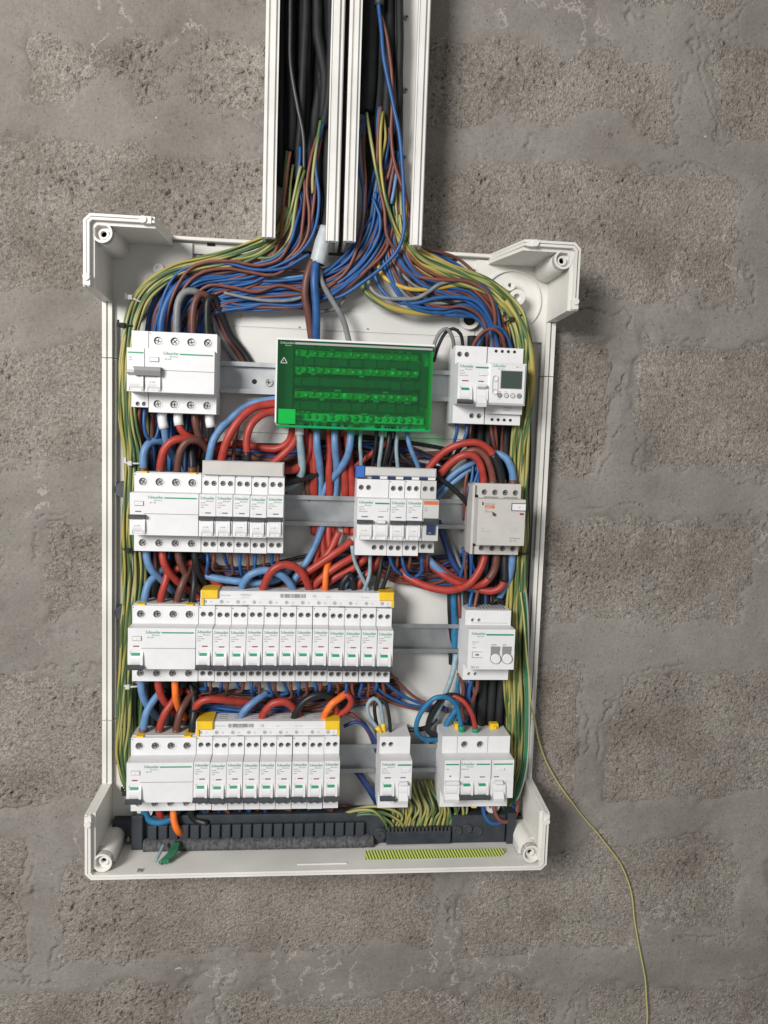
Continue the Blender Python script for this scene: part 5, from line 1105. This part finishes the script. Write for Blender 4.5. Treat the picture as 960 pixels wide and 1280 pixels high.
wire('red', tk, 'red wire crossing between the second-row and third-row switches', [(214, 716, 24), (226, 709, 26), (242, 704, 24), (258, 716, 22), (276, 734, 18), (296, 748, 14)])
wire('sky', tk, 'light blue wire lying level under the five breakers', [(246, 716, 20), (270, 723, 24), (300, 727, 26), (332, 728, 26), (350, 722, 22), (366, 708, 18)])
wire('sky', tk, 'light blue wire arching into the long busbar comb', [(301, 746, 30), (305, 728, 36), (314, 718, 40), (330, 713, 40), (348, 717, 38), (362, 728, 34), (371, 746, 28)])
wire('red', tk+.2, 'red wire arching highest over the long busbar comb', [(327, 746, 32), (332, 726, 40), (341, 712, 44), (355, 706, 44), (371, 710, 42), (382, 724, 38), (389, 746, 30)])
wire('orange', 3.6, 'short orange wire standing up from the long busbar comb', [(406, 746, 32), (407, 728, 38), (408, 714, 36), (412, 700, 26)])
for i, p in enumerate(([(376, 720, 30), (396, 707, 32), (418, 692, 34), (440, 676, 30)], [(384, 740, 26), (402, 722, 32), (424, 706, 34), (446, 694, 32)], [(396, 742, 24), (416, 725, 28), (440, 712, 28), (462, 694, 26)], [(440, 744, 24), (452, 726, 26), (466, 710, 26), (478, 692, 24)], [(366, 728, 20), (390, 712, 22), (412, 690, 24), (424, 664, 20)])):
    wire('red', 4.4, 'thick red wire climbing right under the second rail, %s' % ('uppermost', 'second from the top', 'third from the top', 'lowest and furthest over', 'at the back of the climb')[i], p)
for i, (a, b_) in enumerate(((398, 395), (411, 414), (402, 405))):
    wire('red', 4.3, 'upright red wire showing below the second rail, %s' % ('nearest the five breakers', 'next to the middle group', 'between the other two')[i], [(a, 648, 10.2), (a, 670, 14), (b_, 696, 16), (b_-4, 730, 14)])
wire('sky', tk, 'light blue wire slanting down below the second rail', [(404, 655, 14), (396, 676, 20), (386, 698, 22), (374, 716, 24), (364, 732, 24)])
wire('sky', 3.6, 'light blue wire behind the two grey ones under the middle group', [(430, 735, 16), (448, 722, 20), (464, 712, 20), (480, 702, 16)])
wire('pale', 2.3, 'pale grey wire slanting from the middle group to the long comb', [(440, 682, 36), (443, 702, 36), (450, 718, 36), (458, 732, 34), (464, 746, 28)])
wire('pale', 2.3, 'second pale grey wire hooking into the long comb', [(463, 682, 36), (463, 702, 36), (462, 718, 36), (458, 730, 36), (452, 744, 28)])
wire('black', 2.5, 'black wire from the middle group to the long comb, front one', [(480, 682, 36), (477, 702, 36), (473, 722, 36), (469, 746, 30)])
wire('black', 2.5, 'black wire from the middle group to the long comb, back one', [(492, 682, 34), (488, 704, 34), (482, 724, 34), (475, 746, 28)])
wire('black', 3.8, 'thick black wire hunched over the long comb beside the orange one', [(425, 746, 30), (430, 726, 34), (437, 718, 34), (441, 730, 32), (444, 746, 28)])
TB = ['thin blue wire looping under the middle group', 'thin brown wire looping under the middle group']
for i, (c, p) in enumerate((('blue', [(487, 682, 36), (488, 700, 36), (494, 712, 34), (503, 718, 28)]), ('brown', [(497, 682, 36), (497, 700, 34), (495, 714, 28)]), ('blue', [(503, 682, 36), (503, 702, 38), (507, 716, 36), (518, 722, 30), (530, 722, 22)]), ('brown', [(512, 682, 36), (513, 700, 36), (509, 714, 30), (500, 722, 22)]), ('blue', [(526, 680, 36), (527, 700, 38), (526, 715, 34), (518, 722, 28)]), ('brown', [(533, 680, 36), (534, 700, 34), (532, 716, 26)]), ('blue', [(491, 684, 32), (492, 704, 30), (500, 716, 24)]))):
    wire(c, 2.0, '%s %s' % (('thin blue wire' if c == 'blue' else 'thin brown wire'), 'looping out of the bottom of the middle group'), p, 'wire tails of the middle group (%s)' % c)
wire('red', tk+.2, 'longest red wire swinging from the middle group up to the contactor bottom', [(498, 712, 22), (515, 724, 30), (538, 734, 36), (562, 738, 40), (584, 732, 40), (598, 716, 39), (605, 698, 37), (606, 680, 34)])
wire('red', tk+.2, 'red wire lying just inside the longest swing', [(520, 692, 18), (540, 708, 26), (558, 722, 32), (580, 732, 34), (604, 730, 34), (618, 714, 35), (621, 696, 36), (621, 680, 34)], end=('w_dbrown', 42, 4.7, 'sleeve'))
wire('red', tk, 'red wire higher in the swing under the contactor', [(528, 694, 16), (548, 708, 22), (568, 722, 26), (586, 730, 26), (602, 735, 26)])
wire('red', tk, 'short red wire end under the contactor near the black cables', [(590, 732, 24), (606, 738, 30), (622, 736, 34), (630, 726, 36), (631, 706, 36), (631, 682, 34)], end=('w_black', 40, 4.6, 'sleeve'))
wire('sky', tk, 'light blue wire slanting down from the middle group to the right', [(524, 680, 20), (538, 702, 28), (556, 718, 30), (576, 730, 28), (598, 738, 24), (614, 736, 18)])
wire('sky', tk, 'light blue wire out of the last pole of the contactor', [(640, 680, 36), (640, 702, 37), (637, 720, 34), (630, 736, 26), (622, 752, 16)])
for i, (a, c) in enumerate(((578, 'blue'), (583, 'brown'), (587, 'blue'), (592, 'navy'))):
    wire(c, 2.0, 'thin %s wire dropping left of the contactor foot' % dict(blue='blue', brown='brown', navy='dark blue')[c], [(a, 684, 24), (a+2*(-1)**i, 702, 24), (a-3+2*i, 722, 22), (a-2, 742, 18)], 'wires left of the contactor foot (%s)' % c)
wire('black', 3.2, 'black wire going down behind the lone module of the third row', [(562, 738, 22), (562, 760, 22), (563, 778, 16), (564, 830, 10.2)])
wire('sky', 4.0, 'light blue wire going down behind the lone module of the third row', [(567, 736, 24), (567, 758, 24), (568, 778, 18), (568, 830, 10.2)], mat='w_teal')
for i, (c, p) in enumerate((('brown', [(573, 736, 24), (574, 752, 28), (575, 772, 28)]), ('pale', [(577, 738, 22), (577, 754, 26), (578, 770, 26)]), ('blue', [(592, 734, 26), (588, 750, 32), (586, 768, 34)]), ('brown', [(599, 732, 26), (595, 750, 32), (592, 768, 34)]))):
    wire(c, 2.2, 'thin %s wire entering the top of the lone module, %s' % (dict(brown='brown', pale='pale', blue='blue')[c], ('by its edge', 'by its edge', 'over its vents', 'over its vents')[i]), p)
wire('black', 2.6, 'black wire hooping behind the lone module', [(612, 760, 18), (620, 750, 26), (628, 752, 26), (634, 766, 20)])
wire('navy', 3.8, 'dark blue wire slanting behind the second rail beside the contactor', [(548, 650, 13), (556, 676, 15), (568, 706, 18), (584, 730, 18)])
wire('grey', 2.4, 'grey wire slanting behind the second rail beside the contactor', [(556, 652, 13), (564, 680, 15), (574, 706, 17), (582, 726, 17)])

# --- wire tails under the breakers, one blue and one brown to each
def tails(x, zc, n, y_len, sag, grp, where, cpair=('blue', 'brown'), h0=34):
    for i in range(n):
        for j, c in enumerate(cpair):
            xx = x+18*i+(5.0 if j == 0 else 12.6)+rng.uniform(-.8, .8); l = y_len*rng.uniform(.75, 1.2); dx = rng.uniform(-2, 4)
            P_ = [(xx, 36, zc-38), (xx, h0, zc-47), (xx+dx*.4, h0+rng.uniform(-4, 3), zc-43-l*.55), (xx+dx+rng.uniform(-2, 3), h0-rng.uniform(4, 10), zc-43-l), (xx+dx+rng.uniform(4, 9)*(1 if rng.rand() < .6 else -1), 19, zc-43-l-sag*rng.uniform(.2, 1)), (xx+dx+rng.uniform(8, 22), 14.5, zc-43-l-sag*.4)]
            cc_ = c
            if rng.rand() < .12: cc_ = 'dbrown' if c == 'brown' else 'navy'
            wire(cc_, 2.0, '%s %s' % (THIN[cc_], where), P_, grp+' (%s)' % cc_, raw=True)
tails(114.4, ZC[1], 5, 25, 6, 'tails under the five breakers', 'hanging under the five breakers of the second row')
tails(112.8, ZC[2], 12, 23, 7, 'tails under the twelve breakers', 'hanging out under the twelve breakers of the third row')
tails(111.8, ZC[3], 9, 14, 2, 'tails under the nine breakers', 'hanging out under the nine breakers of the bottom row')
# --- between the third and fourth rows
bundle([(500, 862, 16), (470, 868, 15), (430, 874, 15), (390, 880, 15), (340, 884, 15), (300, 882, 15), (265, 878, 15), (235, 880, 15), (215, 890, 14)], [14, 14, 14, 14, 13, 13, 13, 12, 10], 3, mixcols(18, dict(blue=4, brown=5, navy=4, dbrown=4, black=1), 15), 1.9, UP('in the level run behind the gap under the third row'), 'level run under the third row', seed=31, jit=.35)
wire('sky', tk, 'light blue wire out of the bottom of the third-row switch', [(177, 842, 36), (177, 858, 37), (180, 872, 34), (188, 886, 26), (200, 900, 16)])
wire('sky', tk, 'light blue wire into the first pole of the bottom-row switch', [(179, 922, 36), (180, 906, 38), (184, 889, 38), (192, 876, 34), (204, 862, 26)], end2=FB)
wire('red', tk, 'red wire out of the bottom of the third-row switch', [(197, 842, 36), (198, 860, 38), (203, 874, 34), (214, 886, 26), (228, 900, 16)])
wire('red', tk, 'red wire into the second pole of the bottom-row switch', [(199, 922, 36), (201, 904, 38), (208, 888, 38), (217, 876, 34), (226, 862, 24)], end2=FB)
wire('orange', 4.0, 'orange wire out of the third pole of the third-row switch', [(218, 842, 36), (219, 860, 39), (220, 874, 38), (224, 886, 30), (232, 898, 18)])
wire('dbrown', tk, 'brown wire into the third pole of the bottom-row switch', [(220, 922, 36), (222, 904, 38), (226, 888, 36), (233, 876, 30), (244, 864, 20)], end2=FB)
wire('black', tk, 'black wire into the fourth pole of the bottom-row switch', [(240, 922, 36), (241, 902, 37), (243, 886, 32), (242, 870, 24), (238, 854, 16)], end2=FB)
wire('red', tk, 'red wire with a dark end curving over behind the short comb', [(240, 896, 30), (246, 882, 36), (256, 875, 38), (272, 874, 36), (292, 876, 28), (320, 880, 18)], end2=('w_black', 12, 4.6, 'sleeve'))
wire('red', 3.4, 'red wire end showing deep under the third-row switch', [(232, 862, 20), (240, 868, 22), (252, 872, 18)])
wire('sky', tk-.3, 'light blue wire rising out of the short comb', [(298, 904, 30), (303, 892, 34), (311, 883, 36), (322, 874, 32), (334, 866, 22)])
wire('red', tk, 'red wire arching out of the short comb', [(325, 904, 32), (331, 889, 38), (341, 879, 40), (354, 877, 40), (366, 884, 36), (376, 898, 28)])
wire('black', tk-.2, 'black wire arching wide out of the short comb', [(365, 906, 32), (371, 889, 38), (382, 875, 40), (397, 868, 40), (411, 871, 36), (424, 882, 28)])
wire('orange', tk-.2, 'orange wire leaning out of the short comb near its yellow end', [(402, 904, 32), (408, 890, 38), (416, 879, 40), (426, 872, 36), (436, 864, 26)])
wire('red', 3.8, 'red wire curling round behind the orange one', [(424, 870, 30), (434, 869, 34), (439, 876, 34), (435, 886, 32), (424, 894, 28), (410, 900, 20)])
wire('red', 3.6, 'short red wire crossing the orange one', [(412, 868, 28), (417, 876, 32), (420, 888, 30), (421, 900, 24)])
for i, (c, p) in enumerate((('navy', [(430, 908, 24), (445, 902, 26), (457, 909, 26), (468, 926, 20), (474, 950, 14)]), ('navy', [(440, 895, 20), (455, 904, 22), (464, 918, 20), (470, 940, 14)]), ('brown', [(428, 892, 26), (440, 892, 26), (450, 900, 24), (460, 914, 20), (468, 934, 14)]))):
    wire(c, 2.2, '%s wire passing from the short comb behind the lone breaker, %s' % (dict(navy='dark blue', brown='brown')[c], ('lower', 'upper', 'topmost')[i]), p)
for i, (c, p) in enumerate((('blue', [(466, 848, 34), (474, 862, 32), (490, 873, 28), (512, 881, 24), (536, 885, 22), (560, 886, 18)]), ('brown', [(463, 850, 32), (472, 866, 28), (490, 878, 24), (514, 885, 22), (538, 889, 20)]), ('blue', [(479, 850, 34), (492, 862, 30), (510, 873, 26), (532, 881, 24), (556, 884, 18)]), ('brown', [(488, 842, 34), (502, 856, 28), (518, 870, 26), (536, 880, 24), (560, 890, 16)]))):
    wire(c, 1.9, 'thin %s wire slanting right from the end of the twelve breakers, %s' % (c, ('lower', 'lowest', 'upper', 'steepest')[i]), p)
wire('pale', 2.3, 'grey wire looping left into the lone breaker of the bottom row', [(477, 916, 38), (468, 905, 38), (461, 892, 38), (461, 880, 38), (468, 873, 38), (475, 878, 38), (478, 892, 37), (480, 916, 36)], end2=('yellow', 9, 2.9), end=('yellow', 9, 2.9))
wire('black', 2.2, 'black wire looping into the lone breaker of the bottom row', [(473, 914, 34), (469, 896, 34), (469, 881, 34), (475, 874, 34), (482, 879, 36), (486, 894, 38), (488, 916, 37)])
wire('sky', 3.0, 'blue wire making a big loop into a green sleeve of the widest breaker', [(578, 920, 36), (576, 900, 42), (571, 882, 46), (560, 873, 48), (546, 873, 48), (531, 884, 44), (521, 900, 40), (520, 915, 34), (528, 924, 28), (545, 925, 22), (560, 922, 16)], end2=('green', 12, 3.9, 'green_sleeve'), mat='w_teal')
wire('red', 3.0, 'red wire curving into a green sleeve of the widest breaker', [(594, 922, 36), (594, 906, 42), (589, 888, 44), (580, 876, 42), (568, 870, 38), (556, 871, 34), (547, 880, 30)], end2=('green', 12, 3.9, 'green_sleeve'))
wire('black', 3.4, 'black wire curving behind the big blue loop', [(582, 878, 36), (570, 870, 36), (556, 871, 36), (545, 884, 32), (537, 900, 28), (536, 914, 24), (545, 919, 20), (560, 917, 15)])
wire('black', 3.0, 'black wire passing between the lone breaker and the widest one', [(508, 912, 22), (520, 912, 24), (534, 909, 24), (545, 898, 20)])
wire('pale', 3.2, 'grey-blue cable hanging from the lone module across the big blue loop', [(570, 818, 20), (566, 840, 26), (558, 864, 28), (548, 888, 26), (538, 906, 20), (534, 930, 14)])
for i, (c, p) in enumerate((('teal', [(577, 836, 24), (572, 855, 26), (574, 880, 22), (568, 905, 16)]), ('brown', [(573, 842, 30), (579, 858, 30), (578, 880, 26), (580, 905, 16)]), ('navy', [(584, 848, 26), (582, 866, 26), (586, 886, 22), (582, 905, 16)]), ('blue', [(590, 850, 32), (586, 866, 30), (589, 884, 24), (593, 905, 15)]), ('brown', [(597, 848, 34), (596, 862, 32), (590, 878, 28), (582, 896, 20)]), ('grey', [(586, 850, 28), (592, 866, 24), (588, 892, 18), (590, 910, 14)]))):
    wire(c, 2.3, '%s wire hanging under the lone module, %s' % (dict(teal='blue', brown='brown', navy='dark blue', blue='blue', grey='grey')[c], ('hindmost', 'front one', 'middle one', 'by its screw holes', 'curving under it', 'last before the black cables')[i]), p)
wire('blue', 3.6, 'blue wire slanting behind the big blue loop to the widest breaker', [(576, 872, 22), (570, 888, 22), (560, 902, 20), (552, 922, 14)], mat='w_teal')
wire('navy', 4.0, 'dark blue wire slanting down behind the bottom rail beside the lone breaker', [(440, 956, 10.2), (452, 972, 18), (464, 990, 20), (474, 1008, 16)])

# --- under the bottom row
wire('orange', 4.0, 'orange wire dropping from the bottom-row switch onto the terminal strip', [(217, 1000, 36), (217, 1014, 39), (218, 1026, 42), (221, 1036, 43), (225, 1041, 38), (229, 1042, 30)])
wire('sky', tk, 'light blue wire bowing under the bottom-row switch', [(180, 1000, 34), (181, 1014, 34), (188, 1025, 34), (200, 1028, 34), (216, 1022, 30), (226, 1008, 26)], mat='w_teal')
wire('red', tk, 'red wire end showing under the bottom-row switch', [(198, 1000, 34), (199, 1014, 34), (203, 1022, 30)])
wire('black', tk, 'black wire end under the bottom-row switch', [(238, 1000, 34), (238, 1014, 34), (244, 1024, 32), (260, 1030, 36)])
ex = np.concatenate([np.linspace(489, 578, 18), np.linspace(491, 576, 12)])
for i, px in enumerate(ex):
    top = px+rng.uniform(-4, 4)-(6 if i < 4 else 0); bow = 5+rng.uniform(-2, 4)
    wire(rng.choice(['earth', 'earthg', 'earthy', 'earth']), 1.85, 'green and yellow earth wire curving into the teeth of the earth bar', [(top-8, 975, 14), (top-2, 992, 22+5*(i > 17)), (top+bow, 1010, 32+5*(i > 17)), (px+3, 1024, 36), (px, 1036, 37), (px, 1043, 37)], 'earth wires into the earth bar')
for i, (x0, y0) in enumerate(((448, 1013), (452, 1018), (462, 1008), (456, 1015))):
    wire(['earth', 'earthg', 'earth', 'earthg'][i], 1.85, 'green and yellow earth wire arriving at the earth bar from the left', [(x0-26, y0+6, 26), (x0, y0, 34), (x0+20, y0+1, 38), (x0+32+4*i, y0+12, 40), (484+7*i, 1036, 38), (487+7*i, 1043, 37)], 'earth wires arriving at the earth bar from the side')
wire('brown', 2.6, 'brown wire looping under the right of the widest breaker', [(618, 1002, 36), (619, 1016, 40), (626, 1026, 42), (637, 1026, 40), (645, 1016, 34), (647, 1000, 26), (645, 985, 18)])
wire('sky', 2.8, 'blue wire looping under the right of the widest breaker', [(603, 1004, 34), (606, 1020, 38), (614, 1029, 40), (626, 1028, 38), (638, 1019, 32), (643, 1004, 24)], mat='w_blue')
wire('brown', 1.8, 'thin brown wire under the lone breaker of the bottom row', [(497, 1002, 34), (497, 1012, 34), (494, 1022, 30), (486, 1026, 24)])
wire('blue', 1.8, 'thin blue wire under the lone breaker of the bottom row', [(491, 1002, 34), (491, 1014, 32), (486, 1022, 26)])
for i, q in enumerate((0, 3.4, 6.6)):
    wire('green', 2.2, 'short green wire end poking out beneath the long terminal strip', [(220+q*.6, 1053, 48), (213+q, 1065, 62+i), (206+q, 1073, 69), (200+q*1.3, 1079-i, 75)], 'green wire ends beneath the long terminal strip')
wire('pale', 1.8, 'short pale wire end beside the green one beneath the long terminal strip', [(205, 1055, 54), (200, 1066, 66), (194, 1077, 74)])
for o in bpy.data.objects:
    if '_org' in o: del o['_org']
